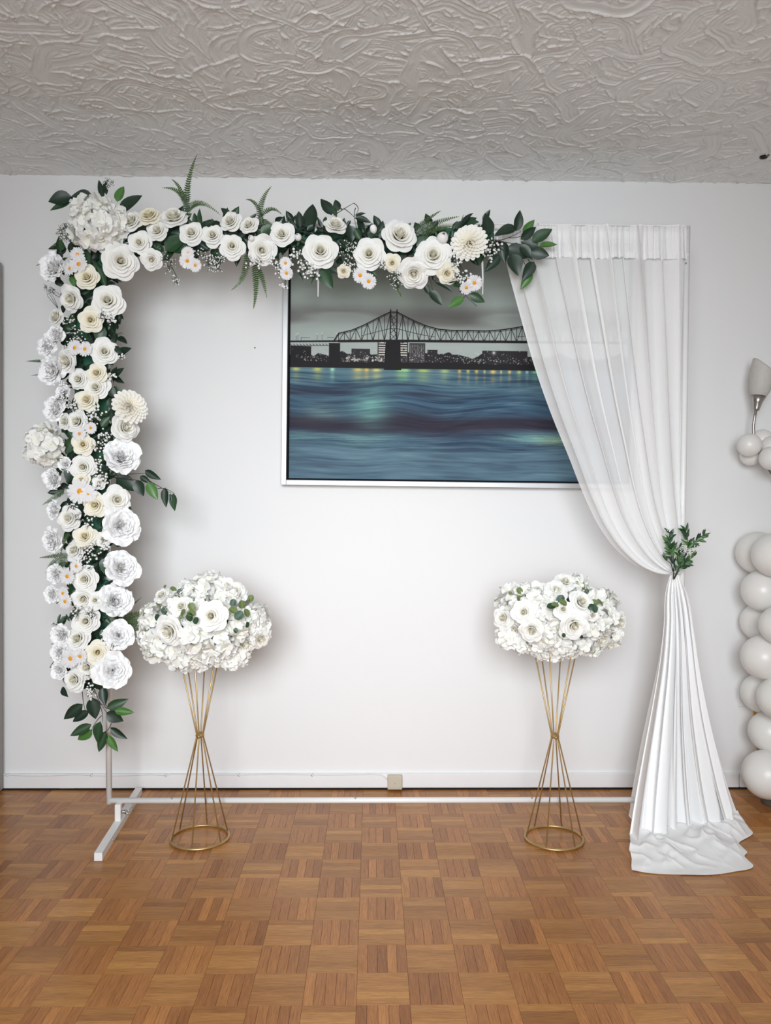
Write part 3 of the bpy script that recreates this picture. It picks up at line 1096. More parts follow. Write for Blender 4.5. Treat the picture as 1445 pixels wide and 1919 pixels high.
# depth: knot in front of the pole, then fans out towards the room
cont = np.array([tuple(on_floor(*p)) for p in catmull([(1181, 1590), (1215, 1572), (1260, 1562), (1300, 1558), (1345, 1552), (1384, 1545)], NS)])
ydrop = cont[:, 1][:, None]
Pl[..., 1] = (YF - 0.045) + (ydrop - (YF - 0.045)) * (T ** 1.5)
Pl[..., 1] += (0.010 + 0.035 * smoothstep(0, 0.8, T)) * np.cos(ph) * smoothstep(0.0, 0.12, T) + 0.002 * np.sin(2 * PI * 23 * S) * T
# keep the outline where it stands: rescale x,z from the reference plane to the true depth
k_ = (Pl[..., 1] - CAM.y) / (-0.45 - CAM.y)
Pl[..., 0] = CAM.x + (Pl[..., 0] - CAM.x) * k_
zrel = Pl[..., 2]
ztop = L2[0, 2]
Pl[..., 2] = ztop * (1 - T) + T * 0.03 + 0.0
Pl[..., 2] = ztop + (0.03 - ztop) * T
hem_px = catmull([(1184, 1632), (1210, 1637), (1245, 1640), (1290, 1641), (1335, 1641), (1372, 1636), (1412, 1624), (1396, 1604), (1400, 1600), (1384, 1584), (1411, 1562), (1394, 1545)], NS)
hem = np.array([tuple(on_floor(*p)) for p in hem_px])
t2 = np.linspace(0, 1, NV2 + 1)[1:]
S_, T_ = np.meshgrid(s, t2, indexing='ij')
start = Pl[:, -1, :]
u = T_[..., None]
Pf = start[:, None, :] * (1 - u) + hem[:, None, :] * u
gx, gy = Pf[..., 0], Pf[..., 1]
nn = vnoise2(gx * 9 + 30 + gy * 7, gy * 11 + 30 - gx * 7, 61)
n3 = vnoise2(gx * 17 + 30 - gy * 12, gy * 19 + 30 + gx * 14, 62)
rid = 1 - np.abs(2 * nn - 1)
rid3 = 1 - np.abs(2 * n3 - 1)
hgt = (0.026 * rid ** 2.0 + 0.017 * rid3 ** 2.6 + 0.010 * nn + 0.018 * (0.5 + 0.5 * np.cos(ph[:, -1:])) * (1 - T_)) * 0.72 * np.sin(PI * np.clip(T_ ** 0.85, 0, 1)) ** 1.25
Pf[..., 2] = 0.003 + 0.027 * (1 - T_) ** 3 + hgt
# the cloth drapes over the right foot bar of the frame
fx, fy = FOOT[2] - FOOT[0], FOOT[3] - FOOT[1]
fq = np.clip(((gx - FOOT[0]) * fx + (gy - FOOT[1]) * fy) / (fx * fx + fy * fy), 0, 1)
fd = np.hypot(gx - FOOT[0] - fq * fx, gy - FOOT[1] - fq * fy)
Pf[..., 2] = np.maximum(Pf[..., 2] + 0.010 * np.exp(-(fd / 0.06) ** 2) * (1 - T_ ** 5), 0.036 * np.exp(-(fd / 0.034) ** 4))
Pf[..., 0] += 0.016 * (n3 - 0.5) * np.sin(PI * T_)
Pf[..., 1] += 0.022 * (nn - 0.5) * np.sin(PI * T_)
Pa = np.concatenate([Pl, Pf], axis=1)
Pa[..., 2] = np.maximum(Pa[..., 2], 0.003)
g = Geo()
g.add(Pa.reshape(-1, 3), grid_faces(NS, NV1 + NV2))
part("lower_fall", g, M['sheer_dense'], cur)
# second, inner layer of the pool
g = Geo()
A = Pa[:, 6:, :].copy()
mid_ = (A[:, :, 0].max(0) + A[:, :, 0].min(0)) / 2
sh = np.roll(A[..., 1] - A[..., 1].mean(0), 38, axis=0) * 0.8
A[..., 0] = mid_ + (A[..., 0] - mid_) * 0.80 + 0.006 * np.sin(9 * np.linspace(0, 1, NS))[:, None]
A[:, :NV1 - 6, 1] = (A[..., 1].mean(0) + sh)[:, :NV1 - 6] + 0.014
A[:, NV1 - 6:, 1] += 0.03
A[..., 2] = np.where(A[..., 2] < 0.08, np.maximum(A[..., 2] * 0.7, 0.002), A[..., 2])
g.add(A.reshape(-1, 3), grid_faces(NS, A.shape[1]))
part("inner_fold", g, M['sheer_dense'], cur)
# wrapped tie
g = Geo()
kn = at(1264, 1072, YF - 0.045)
pts = [kn + Vector((0.020 * math.cos(a), 0.030 * math.sin(a) + 0.01, 0.003 * math.sin(2 * a))) for a in np.linspace(0, 2 * PI, 20)]
tube(g, pts, 0.0045, 6, False)
part("tie", g, M['sheer_hem'], cur)

# ------------------------------------------------------------------ flower kit
def petal_geo(g, phi, r0, z0, a0, a1, L, hw, curl=0.0, wav=0.0, wf=3.0, p=1.0, nu=7, nv=6, tone0=0.0, tone1=1.0, tip=0.22, seed=0, base=0.5):
    vs = np.linspace(0, 1, nv * 3 - 2)
    an = a0 + (a1 - a0) * vs ** p
    dr = np.concatenate([[0], np.cumsum(np.cos(an[:-1]) * L / (len(vs) - 1))])
    dz = np.concatenate([[0], np.cumsum(np.sin(an[:-1]) * L / (len(vs) - 1))])
    u = np.linspace(-1, 1, nu)
    Uu, Vv = np.meshgrid(u, np.linspace(0, 1, nv), indexing='ij')
    ve = Vv * (1 - tip * np.abs(Uu) ** 2.4)
    rr = r0 + np.interp(ve, vs, dr)
    zz = z0 + np.interp(ve, vs, dz)
    ae = a0 + (a1 - a0) * ve ** p
    W = hw * (base + (1 - base) * np.sin(np.clip(Vv * 0.72 + 0.02, 0, 1) * PI * 0.72) / 0.99)
    r_eff = np.maximum(rr, 0.06)
    az = phi + Uu * np.minimum(W / np.maximum(r_eff, hw * 0.55), 2.4)
    rg = np.random.default_rng(seed)
    f0, f1 = rg.uniform(0, 6.28, 2)
    off = wav * np.sin(Uu * wf + f0) * Vv ** 1.5 + wav * 0.6 * np.sin(Uu * wf * 2.3 + f1) * Vv ** 3
    off = off - curl * (np.abs(Uu) ** 2) * Vv ** 2
    rr = rr - off * np.sin(ae)
    zz = zz + off * np.cos(ae)
    g.add(np.stack([rr * np.cos(az), rr * np.sin(az), zz], -1).reshape(-1, 3), grid_faces(nu, nv), (tone0 + (tone1 - tone0) * Vv).ravel())


D2R = PI / 180


def rose_core(seed, mat, full=0.0):
    r = np.random.default_rng(seed)
    g = Geo()
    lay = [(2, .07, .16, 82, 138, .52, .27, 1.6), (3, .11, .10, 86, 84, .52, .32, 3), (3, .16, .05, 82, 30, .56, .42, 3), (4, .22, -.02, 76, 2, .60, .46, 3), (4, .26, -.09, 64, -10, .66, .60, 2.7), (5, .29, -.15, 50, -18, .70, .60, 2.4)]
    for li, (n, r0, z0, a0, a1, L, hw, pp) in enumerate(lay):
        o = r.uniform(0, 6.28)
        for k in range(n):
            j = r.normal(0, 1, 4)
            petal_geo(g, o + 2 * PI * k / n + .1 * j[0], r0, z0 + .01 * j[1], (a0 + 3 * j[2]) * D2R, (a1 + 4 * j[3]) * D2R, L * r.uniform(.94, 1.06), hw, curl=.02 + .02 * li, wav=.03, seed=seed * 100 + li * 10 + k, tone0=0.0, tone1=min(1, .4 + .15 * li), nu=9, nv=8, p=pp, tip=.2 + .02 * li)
    return g.mesh("rose", mat)


def rose_petal(seed, mat):
    r = np.random.default_rng(seed)
    g = Geo()
    petal_geo(g, 0, .30, -.22, 34 * D2R, (-20 + r.normal(0, 8)) * D2R, .84, .66, curl=.09, wav=.06, wf=2.5, seed=seed, tone0=.3, tone1=1.0, nu=10, nv=8, p=2.1, tip=.32)
    return g.mesh("petal", mat)


def sepal_mesh():
    g = Geo()
    for k in range(5):
        petal_geo(g, 2 * PI * k / 5, .06, -.14, -10 * D2R, 20 * D2R, .55, .10, tip=.5, nu=5, nv=5)
    lathe(g, [(.0, -.25), (.08, -.22), (.12, -.12), (.10, -.05)], 10)
    return g.mesh("calyx", M['leaf_mid'])


ROSE = {m: [(rose_core(10 + i, M[m]), [rose_petal(40 + i * 3 + q, M[m]) for q in range(3)]) for i in range(4)] for m in ('white_petal', 'foam', 'cream')}


def peony_core(seed):
    r = np.random.default_rng(seed)
    g = Geo()
    for li in range(8):
        f = li / 7
        n = (4, 6, 7, 9, 10, 10, 9, 8)[li]
        o = r.uniform(0, 6.28)
        for k in range(n):
            j = r.normal(0, 1, 5)
            petal_geo(g, o + 2 * PI * k / n + .15 * j[0], .04 + .34 * f + .03 * j[1], .16 - .34 * f, (88 - 36 * f + 7 * j[2]) * D2R, (70 - 70 * f + 16 * j[3]) * D2R, (.42 + .20 * f) * r.uniform(.85, 1.15), .17 + .17 * f, curl=.02, wav=.044, wf=4.6, seed=seed * 100 + li * 12 + k, tone0=.1, tone1=1.0, nu=9, nv=7, tip=.16, p=2.4)
    return g.mesh("peony", M['peony'])


def peony_petal(seed):
    r = np.random.default_rng(seed)
    g = Geo()
    petal_geo(g, 0, .26, -.22, 44 * D2R, (-4 + r.normal(0, 14)) * D2R, .80, .50, curl=-.02, wav=.085, wf=5.5, seed=seed, tone0=.4, tone1=1.0, nu=10, nv=7, tip=.2)
    return g.mesh("petal", M['peony'])


PEONY = [(peony_core(70 + i), [peony_petal(90 + 3 * i + q) for q in range(3)]) for i in range(3)]


def dahlia_core(seed):
    r = np.random.default_rng(seed)
    g = Geo()
    N = 11
    for li in range(N):
        f = li / (N - 1)
        n = int(6 + 14 * f ** 0.8)
        o = li * 0.37
        rad = .80 * f
        z = .42 * math.sqrt(max(0, 1 - (f * .95) ** 2))
        for k in range(n):
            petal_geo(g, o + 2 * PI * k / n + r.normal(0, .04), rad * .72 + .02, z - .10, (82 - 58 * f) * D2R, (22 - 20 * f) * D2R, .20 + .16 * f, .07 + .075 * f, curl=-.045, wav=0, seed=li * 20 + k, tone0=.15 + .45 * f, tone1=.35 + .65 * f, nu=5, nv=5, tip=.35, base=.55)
    return g.mesh("dahlia", M['dahlia'])


DAHLIA = dahlia_core(5)


def floret_mesh(seed):
    r = np.random.default_rng(seed)
    g = Geo()
    for k in range(4):
        petal_geo(g, PI / 2 * k + r.normal(0, .08), .04, 0, (28 + r.normal(0, 10)) * D2R, (4 + r.normal(0, 16)) * D2R, .95, .50, curl=-.08, wav=.10, wf=3.5, seed=seed * 9 + k, tone0=.0, tone1=1.0, nu=7, nv=6, tip=.16, p=.7)
    return g.mesh("floret", M['hydrangea'])


FLORET = [floret_mesh(i) for i in range(5)]


def daisy_petals(seed):
    r = np.random.default_rng(seed)
    g = Geo()
    for lay in range(2):
        for k in range(13):
            petal_geo(g, 2 * PI * (k + .5 * lay) / 13 + r.normal(0, .05), .18, .02 - .03 * lay, (14 + r.normal(0, 7)) * D2R, (-6 + r.normal(0, 8)) * D2R, .80, .13, curl=.02, wav=.012, seed=k, tone0=.3, tone1=1, nu=5, nv=5, tip=.3, base=.6)
    return g.mesh("daisy", M['daisy'])


DAISY = [daisy_petals(i) for i in range(3)]
g = Geo()
lathe(g, [(.0, .12), (.12, .11), (.20, .07), (.24, .0), (.2, -.04)], 14)
DAISY_EYE = g.mesh("flower_eye", M['daisy_eye'])


def bud_mesh(seed):
    g = Geo()
    r = np.random.default_rng(seed)
    for li, (n, r0, a0, a1, L, hw) in enumerate(((2, .1, 80, 116, .95, .3), (3, .15, 62, 138, 1.15, .5), (4, .2, 46, 150, 1.30, .62))):
        for k in range(n):
            petal_geo(g, r.uniform(0, .5) + 2 * PI * k / n + li, r0, -.45, a0 * D2R, a1 * D2R, L, hw, seed=seed + k, tone0=.5, tone1=1, nu=7, nv=7, wav=.02)
    return g.mesh("rose_bud", M['peony'])


BUD = bud_mesh(3)
CALYX = sepal_mesh()


def leaf_geo(g, L=1.0, W=0.5, fold=0.12, droop=0.15, nu=5, nv=8, tip=1.0, rnd=False, seed=0):
    """leaf along +X, face +Z"""
    u = np.linspace(-1, 1, nu)
    v = np.linspace(0, 1, nv)
    U, V = np.meshgrid(u, v, indexing='ij')
    if rnd:
        wd = np.sqrt(np.clip(1 - (2 * V - 1) ** 2, 0, 1)) ** 0.9
    else:
        wd = np.sin(PI * np.clip(V, 0, 1) ** 0.78) ** 0.85 * (1 - 0.15 * V)
    wd = np.clip(wd, 0.0, 1)
    x = L * V
    y = U * W / 2 * wd
    z = -fold * np.abs(U) * 0 + fold * W * (np.abs(U) ** 1.5) * wd - droop * L * V ** 2 + droop * 0.3 * L * V + 0.02 * np.sin(V * 9 + seed) * U * W
    tone = (np.abs(U) < 0.12) * 0.55
    g.add(np.stack([x, y, z], -1).reshape(-1, 3), grid_faces(nu, nv), tone)


def leaf_mesh(mat, W, seed, **kw):
    g = Geo()
    leaf_geo(g, 1.0, W, seed=seed, **kw)
    return g.mesh("leaf", mat)


LEAF = {m: [leaf_mesh(M[m], w, i, fold=f, droop=d) for i, (w, f, d) in enumerate(((.50, .2, .12), (.56, .14, .18), (.44, .25, .05)))] for m in ('leaf_dark', 'leaf_mid', 'leaf_light')}
SLIM = {m: [leaf_mesh(M[m], w, i, fold=.2, droop=.2) for i, w in enumerate((.26, .32))] for m in ('leaf_dark', 'leaf_mid', 'leaf_light')}
ROUND = {m: [leaf_mesh(M[m], w, i, fold=.1, droop=.1, rnd=True, nu=7) for i, w in enumerate((.9, .8))] for m in ('leaf_olive', 'leaf_euc', 'leaf_mid')}


def leaf_mw(base, tip, tilt=0.0, face=None, L=None):
    b, q = Vector(base), Vector(tip)
    x = (q - b)
    ln = x.length
    x.normalize()
    n = Vector(face) if face is not None else Vector((0, -1, 0.15))
    n = (n - x * n.dot(x)).normalized()
    y = n.cross(x)
    n2 = n * math.cos(tilt) + y * math.sin(tilt)
    y2 = n2.cross(x)
    R = Matrix(((x.x, y2.x, n2.x, b.x), (x.y, y2.y, n2.y, b.y), (x.z, y2.z, n2.z, b.z), (0, 0, 0, 1)))
    return R @ Matrix.Scale(L or ln, 4)


def put_rose(parent, pos, n, rad, mat='white_petal', npet=6, flat=1.0):
    v = random.randrange(4)
    core, pets = ROSE[mat][v]
    mw = frame_mw(pos, n, random.uniform(0, 6.28), rad)
    if flat != 1.0:
        mw = mw @ Matrix.Diagonal((1, 1, flat, 1))
    o = obj("rose", core, parent, mw)
    off = random.uniform(0, 6.28)
    for k in range(npet):
        a = off + 2 * PI * k / npet + random.uniform(-.12, .12)
        s_ = random.uniform(.92, 1.06)
        m2 = mw @ Matrix.Rotation(a, 4, 'Z') @ Matrix.Rotation(random.uniform(-.12, .10), 4, 'Y') @ Matrix.Scale(s_, 4)
        obj("petal", random.choice(pets), o, m2)
    return o


def put_peony(parent, pos, n, rad, npet=7):
    core, pets = random.choice(PEONY)
    mw = frame_mw(pos, n, random.uniform(0, 6.28), rad)
    o = obj("peony", core, parent, mw)
    off = random.uniform(0, 6.28)
    for k in range(npet):
        a = off + 2 * PI * k / npet + random.uniform(-.15, .15)
        m2 = mw @ Matrix.Rotation(a, 4, 'Z') @ Matrix.Rotation(random.uniform(-.3, .06), 4, 'Y') @ Matrix.Scale(random.uniform(.9, 1.1), 4)
        obj("petal", random.choice(pets), o, m2)
    return o


def put_daisy(parent, pos, n, rad):
    mw = frame_mw(pos, n, random.uniform(0, 6.28), rad)
    o = obj("daisy", random.choice(DAISY), parent, mw)
    obj("flower_eye", DAISY_EYE, o, mw)


def put_bud(parent, pos, n, rad):
    mw = frame_mw(pos, n, random.uniform(0, 6.28), rad)
    o = obj("rose_bud", BUD, parent, mw)
    obj("calyx", CALYX, o, mw @ Matrix.Translation((0, 0, -.35)) @ Matrix.Scale(1.5, 4))


def put_hydrangea(parent, pos, n, rad, nfl=34, fr=0.36, sq=0.8, front=-0.25):
    """ball of florets round a green knot"""
    n = Vector(n).normalized()
    mw = frame_mw(pos, n, 0, rad)
    g = Geo()
    g.add(ICO_V * 0.62, ICO_F)
    o = obj("hydrangea", g.mesh("hydrangea", M['hydrangea']), parent, mw)
    k, i = 0, 0
    tot = nfl * 2
    while i < tot:
        z = 1 - 2 * (i + .5) / tot
        a = i * 2.399963
        i += 1
        if z < front:
            break
        rr = math.sqrt(1 - z * z)
        d = Vector((rr * math.cos(a), rr * math.sin(a), z))
        d = (d + Vector((random.gauss(0, .12), random.gauss(0, .12), random.gauss(0, .12)))).normalized()
        m2 = mw @ frame_mw(d * random.uniform(.72, .9) * Vector((1, 1, sq)).length / Vector((1, 1, sq)).length, d + Vector((random.gauss(0, .22), random.gauss(0, .22), random.gauss(0, .22))), random.uniform(0, 6.28), fr * random.uniform(.85, 1.2))
        obj("floret", random.choice(FLORET), o, m2)
    return o


def fern(parent, p0, p1, p2, w0=0.024, n=22, name="fern_frond"):
    """frond along a curve p0 -> p2 with leaflets on both sides"""
    g = Geo()
    pts = [bez(p0, p1, p2, t) for t in np.linspace(0, 1, n + 1)]
    tube(g, pts, list(np.linspace(.0011, .0004, n + 1)), 4, tone=.3)
    nrm = Vector((random.uniform(-.3, .3), -1, random.uniform(-.2, .3))).normalized()
    L = sum((pts[i + 1] - pts[i]).length for i in range(n))
    for i in range(1, n + 1):
        f = i / n
        d = (pts[i] - pts[i - 1]).normalized()
        sd = d.cross(nrm).normalized()
        ln = w0 * (min(1, .45 + 2.2 * f) * (1 - f) ** .75 + .05)
        wd = L / n * .86
        for sg in (-1, 1):
            a = pts[i]
            dr = (sd * sg + d * .30 + nrm * random.uniform(-.12, .22)).normalized()
            b = a + dr * ln
            m = a + dr * ln * .45
            q = d * wd / 2
            g.add([tuple(a - q * .7), tuple(m - q), tuple(b), tuple(m + q), tuple(a + q * .7)], [(0, 1, 3, 4)], .0 + .9 * f * f)
            g.f.append(np.array([[1, 2, 3]]) + g.n - 5)
    return part(name, g, M['fern'], parent)


def breath(parent, base, c, r, n=34, rb=0.0035, leafy=0.5, flatt=0.7, tail=None):
    """sprig of gypsophila: branching wires with little white blossoms"""
    base, c = Vector(base), Vector(c)
    g, b = Geo(), Geo()
    hubs = []
    for k in range(max(3, n // 7)):
        d = Vector((random.gauss(0, 1), random.gauss(0, 1) * flatt, random.gauss(0, 1)))
        d = d.normalized() * r * random.uniform(.2, .6)
        h = c + d
        hubs.append(h)
        tube(g, [base, base.lerp(h, .55) + Vector((random.gauss(0, .006), random.gauss(0, .004), random.gauss(0, .006))), h], [.0011, .0008, .0006], 3, False)
    for k in range(n):
        h = random.choice(hubs)
        d = Vector((random.gauss(0, 1), random.gauss(0, 1) * flatt - .25, random.gauss(0, 1))).normalized()
        q = h + d * r * random.uniform(.2, .6)
        tube(g, [h, h.lerp(q, .5) + Vector((0, 0, random.gauss(0, .003))), q], [.0006, .0005, .0005], 3, False)
        if random.random() < leafy:
            m = h.lerp(q, random.uniform(.2, .8))
            e = m + Vector((random.gauss(0, .008), -.004 + random.gauss(0, .004), random.gauss(0, .008)))
            sd = Vector((random.gauss(0, 1), 0, random.gauss(0, 1))).normalized() * .0016
            g.add([tuple(m - sd), tuple(m + sd), tuple(e)], [(0, 1, 2)])
        s_ = rb * random.uniform(.65, 1.15)
        b.add(ICO_V * s_ * np.array([1, .9, 1]) + np.array(q), ICO_F)
    o = part("babys_breath", g, M['stem'], parent)
    x = part("blossoms", b, M['pearl'], o)
    x['kind'] = 'stuff'
    return o


def sprig(parent, stems, leaves, conv, kinds=None, stem_mat='twig', name="leaf_sprig", lift=0.0):
    """stems: lists of px points; leaves: (bx,by,tx,ty,kind[,wide])"""
    g = Geo()
    for st_ in stems:
        P = [conv(*p) for p in st_]
        if len(P) == 3:
            P = [bez(P[0], P[1], P[2], t) for t in np.linspace(0, 1, 7)]
        tube(g, P, [.0016 - .0008 * i / (len(P) - 1) for i in range(len(P))], 5)
    o = part(name, g, M[stem_mat], parent)
    for i, lf in enumerate(leaves):
        bx, by, tx, ty, kd = lf[:5]
        b = conv(bx, by)
        q = conv(tx, ty)
        dy = random.uniform(-.022, .012) + lift
        b = b + Vector((0, dy * .4, 0))
        q = q + Vector((0, dy, 0))
        nm = {'d': 'leaf_dark', 'm': 'leaf_mid', 'l': 'leaf_light'}[kd]
        lib = SLIM if len(lf) > 5 and lf[5] == 's' else LEAF
        me = random.choice(lib[nm])
        mw = leaf_mw(b, q, random.uniform(-.45, .45))
        if len(lf) > 5 and lf[5] == 'w':
            mw = mw @ Matrix.Diagonal((1, 1.3, 1, 1))
        obj("leaf", me, o, mw)
    return o


# ------------------------------------------------------------------ garlands
YG = YF - 0.035
colg = thing("flower_garland", "tall white rose and peony garland covering the frame's left pole", "flower garland", (xl, YF, 1.2))
topg = thing("floral_swag", "horizontal garland of white roses and greenery along the frame's top pipe", "flower garland", (0, YF, zt))


def colpos(px, py, rad, lift=0.0):
    a = max(-0.72, min(0.72, (px - 165) / 72.0 * 0.66))
    y = YG - 0.012 - 0.062 * math.cos(a) - lift
    return at(px, py, y), Vector((math.sin(a) + random.gauss(0, .10), -math.cos(a), random.gauss(0.05, .14)))


def toppos(px, py, rad, lift=0.0):
    c0 = 452 if px < 560 else 466
    b = max(-1.1, min(1.1, (c0 - py) / 62.0 * 0.8))
    y = YG - 0.012 - 0.055 * math.cos(b) - lift
    return at(px, py, y), Vector((random.gauss(0, .16), -math.cos(b), math.sin(b) + random.gauss(0, .1)))


def flowers(parent, posf, rows):
    for kd, px, py, d in rows:
        rad = d / 2 * mpp(YG - 0.05)
        lift = {'R': 0.0, 'L': .012, 'C': .010, 'P': .0, 'D': .015, 'H': .0, 'M': .028, 'B': .02}[kd]
        pos, n = posf(px, py, rad, lift)
        if kd == 'R':
            put_rose(parent, pos, n, rad * 1.08, 'foam', 5)
        elif kd == 'L':
            put_rose(parent, pos, n, rad * 1.10, 'white_petal', 6)
        elif kd == 'C':
            put_rose(parent, pos, n, rad * 1.10, 'cream', 5)
        elif kd == 'P':
            put_peony(parent, pos, n + Vector((0, -.45 if px < 165 else 0, .25 if px > 165 else 0)), rad * 1.04)
        elif kd == 'D':
            obj("dahlia", DAHLIA, parent, frame_mw(pos, n, 0, rad * 1.12))
        elif kd == 'H':
            put_hydrangea(parent, pos, n, rad * 1.0, 36, .36)
        elif kd == 'M':
            put_daisy(parent, pos, n + Vector((0, -.6, 0)), rad * 1.1)
        elif kd == 'B':
            put_bud(parent, pos, n, rad * 1.5)


COLUMN = [('H', 186, 422, 104), ('L', 225, 490, 60), ('C', 164, 521, 43), ('R', 135, 560, 48), ('R', 202, 565, 60), ('P', 103, 503, 60),
          ('M', 147.5, 495, 33), ('M', 145, 477, 26), ('M', 131, 503, 26), ('C', 170.5, 600, 42), ('R', 106, 594, 34), ('P', 105, 629, 42), ('P', 90, 648, 44),
          ('R', 126, 677, 47), ('P', 99, 694, 58), ('M', 140, 652, 28), ('M', 159, 654, 27), ('R', 195.6, 660, 48), ('R', 148, 711, 38), ('C', 182, 700, 36),
          ('R', 181, 727, 46), ('C', 164, 750, 40), ('P', 105, 766, 48), ('R', 146, 790, 42), ('R', 122, 790, 30), ('D', 242, 764, 66), ('R', 234, 802, 50),
          ('H', 88, 836, 82), ('C', 156, 833, 38), ('M', 149, 813, 25), ('M', 170, 802, 22), ('P', 226, 858, 76), ('R', 157, 875, 45), ('C', 153, 901, 30),
          ('M', 150, 921, 44), ('M', 166, 926, 30), ('P', 102, 898, 46), ('C', 179, 946, 43), ('R', 219, 937, 51), ('P', 103, 955, 38), ('R', 131, 971, 44),
          ('P', 226, 985, 76), ('C', 160, 1006, 40), ('P', 101, 1012, 52), ('R', 141, 1031, 38), ('R', 194, 1010, 30), ('P', 226, 1064, 72), ('M', 126, 1080, 30),
          ('M', 143, 1061, 24), ('M', 118, 1112, 24), ('M', 122, 1127, 27), ('R', 160, 1085, 47), ('P', 106, 1076, 42), ('P', 99, 1114, 38), ('R', 157, 1121, 43),
          ('R', 179, 1125, 32), ('P', 216, 1128, 68), ('R', 162, 1164, 47), ('P', 222, 1191, 58), ('R', 147, 1197, 48), ('P', 116, 1190, 46), ('C', 183, 1222, 41),
          ('M', 132, 1234, 33), ('M', 150, 1230, 28), ('P', 113, 1224, 42), ('P', 112, 1256, 38), ('R', 164, 1250, 42), ('R', 141, 1274, 44), ('P', 211, 1257, 74), ('R', 186, 905, 24), ('P', 120, 735, 34), ('P', 122, 870, 30)]
TOP = [('R', 247, 416, 43), ('C', 280, 406, 41), ('R', 326, 409, 51), ('R', 296, 433, 40), ('R', 262, 456, 41), ('R', 285, 486, 38), ('R', 359.5, 438, 45), ('R', 399, 442, 41),
       ('R', 432, 416, 40), ('R', 467, 423, 36), ('R', 435, 462, 45), ('B', 471.5, 447, 18), ('R', 490, 469, 52), ('R', 529, 441, 46), ('M', 351, 489, 28), ('M', 352, 475, 24), ('M', 366, 497, 24),
       ('B', 559, 445, 20), ('L', 600, 472, 58), ('R', 628.5, 423, 42), ('B', 700, 430, 21), ('L', 692, 477, 54), ('L', 748, 443, 62), ('C', 735, 493, 32), ('M', 535, 493, 22), ('M', 537, 512, 24),
       ('M', 675, 516, 27), ('M', 691, 527, 28), ('C', 644, 508, 24), ('L', 811, 480, 62), ('L', 775, 511, 54), ('B', 829, 447, 33), ('D', 880, 457, 68), ('C', 838, 512, 37), ('M', 889, 530, 29), ('M', 874, 539, 25)]
flowers(colg, colpos, COLUMN)
flowers(topg, toppos, TOP)

# green backing mats and the dense leaf filler between the flowers
g = Geo()
for py0, py1 in ((440, 640), (646, 860), (866, 1080), (1086, 1290)):
    a, b = at(142, py0, YG + .012), at(204, py1, YG + .012)
    box(g, ((a.x + b.x) / 2, YG + .006, (a.z + b.z) / 2), (b.x - a.x, .012, a.z - b.z), .003)
part("backing_mat", g, M['mat'], colg, False)
g = Geo()
for px0, px1 in ((215, 400), (405, 590), (596, 760), (766, 925)):
    a, b = at(px0, 424 if px0 < 500 else 428, YG + .012), at(px1, 462 if px0 < 500 else 480, YG + .012)
    box(g, ((a.x + b.x) / 2, YG + .006, (a.z + b.z) / 2), (b.x - a.x, .012, a.z - b.z), .003)
part("backing_mat", g, M['mat'], topg, False)
for par, N, fx in ((colg, 520, lambda: (random.uniform(112, 224), random.uniform(440, 1290))), (topg, 380, lambda: (lambda x: (x, random.uniform(418, 478) + (8 if x > 560 else -2) + (-8 if x > 860 else 0)))(random.uniform(225, 915)))):
    for kd, share in (('leaf_dark', .66), ('leaf_mid', .34)):
        g = Geo()
        for k in range(int(N * share)):
            px, py = fx()
            b = at(px, py, YG - random.uniform(0, .03))
            L = random.uniform(.03, .06)
            a = random.uniform(0, 2 * PI)
            q = b + Vector((math.cos(a) * L, -random.uniform(.0, .03), math.sin(a) * L))
            mw = np.array(leaf_mw(b, q, random.uniform(-.7, .7)))
            h = Geo()
            leaf_geo(h, 1, random.uniform(.45, .65), nu=5, nv=6, fold=.2)
            V = h.v[0] @ mw[:3, :3].T + mw[:3, 3]
            g.add(V, h.f[0], h.t[0])
        o = part("foliage", g, M[kd], par)
        o['kind'] = 'stuff'


# leaf sprigs (pixel lists come from measured crops)
def crop(x0, y0, sc, rows):
    return [(x0 + r[0] / sc, y0 + r[1] / sc, x0 + r[2] / sc, y0 + r[3] / sc) + tuple(r[4:]) for r in rows]


def cropp(x0, y0, sc, lines):
    return [[(x0 + p[0] / sc, y0 + p[1] / sc) for p in ln] for ln in lines]


C_ = lambda Y: (lambda px, py: at(px, py, Y))
# bottom of the column
sprig(colg, cropp(70, 1100, 5.558, [[(590, 1050), (640, 1210), (740, 1330)], [(640, 1210), (690, 1300), (680, 1410)], [(670, 1340), (600, 1400), (560, 1500)], [(470, 1090), (470, 1180), (500, 1290)], [(640, 1210), (700, 1230), (740, 1245)], [(770, 1420), (760, 1470), (700, 1520)], [(690, 1240), (720, 1270), (810, 1290)], [(560, 1080), (575, 1130), (575, 1185)]]),
      crop(70, 1100, 5.558, [(690, 1040, 725, 1220, 'd', 'w'), (480, 1215, 283, 1372, 'd'), (545, 1290, 368, 1398, 'd'), (565, 1150, 612, 1378, 'd', 'w'), (720, 1265, 940, 1178, 'm'), (805, 1290, 1012, 1306, 'l'), (715, 1310, 882, 1415, 'd', 'w'), (572, 1425, 358, 1538, 'm'), (568, 1490, 403, 1614, 'l'), (660, 1400, 612, 1640, 'm'), (712, 1500, 630, 1730, 'm'), (755, 1465, 932, 1592, 'd'), (735, 1545, 834, 1722, 'l')]), C_(YG - .045))
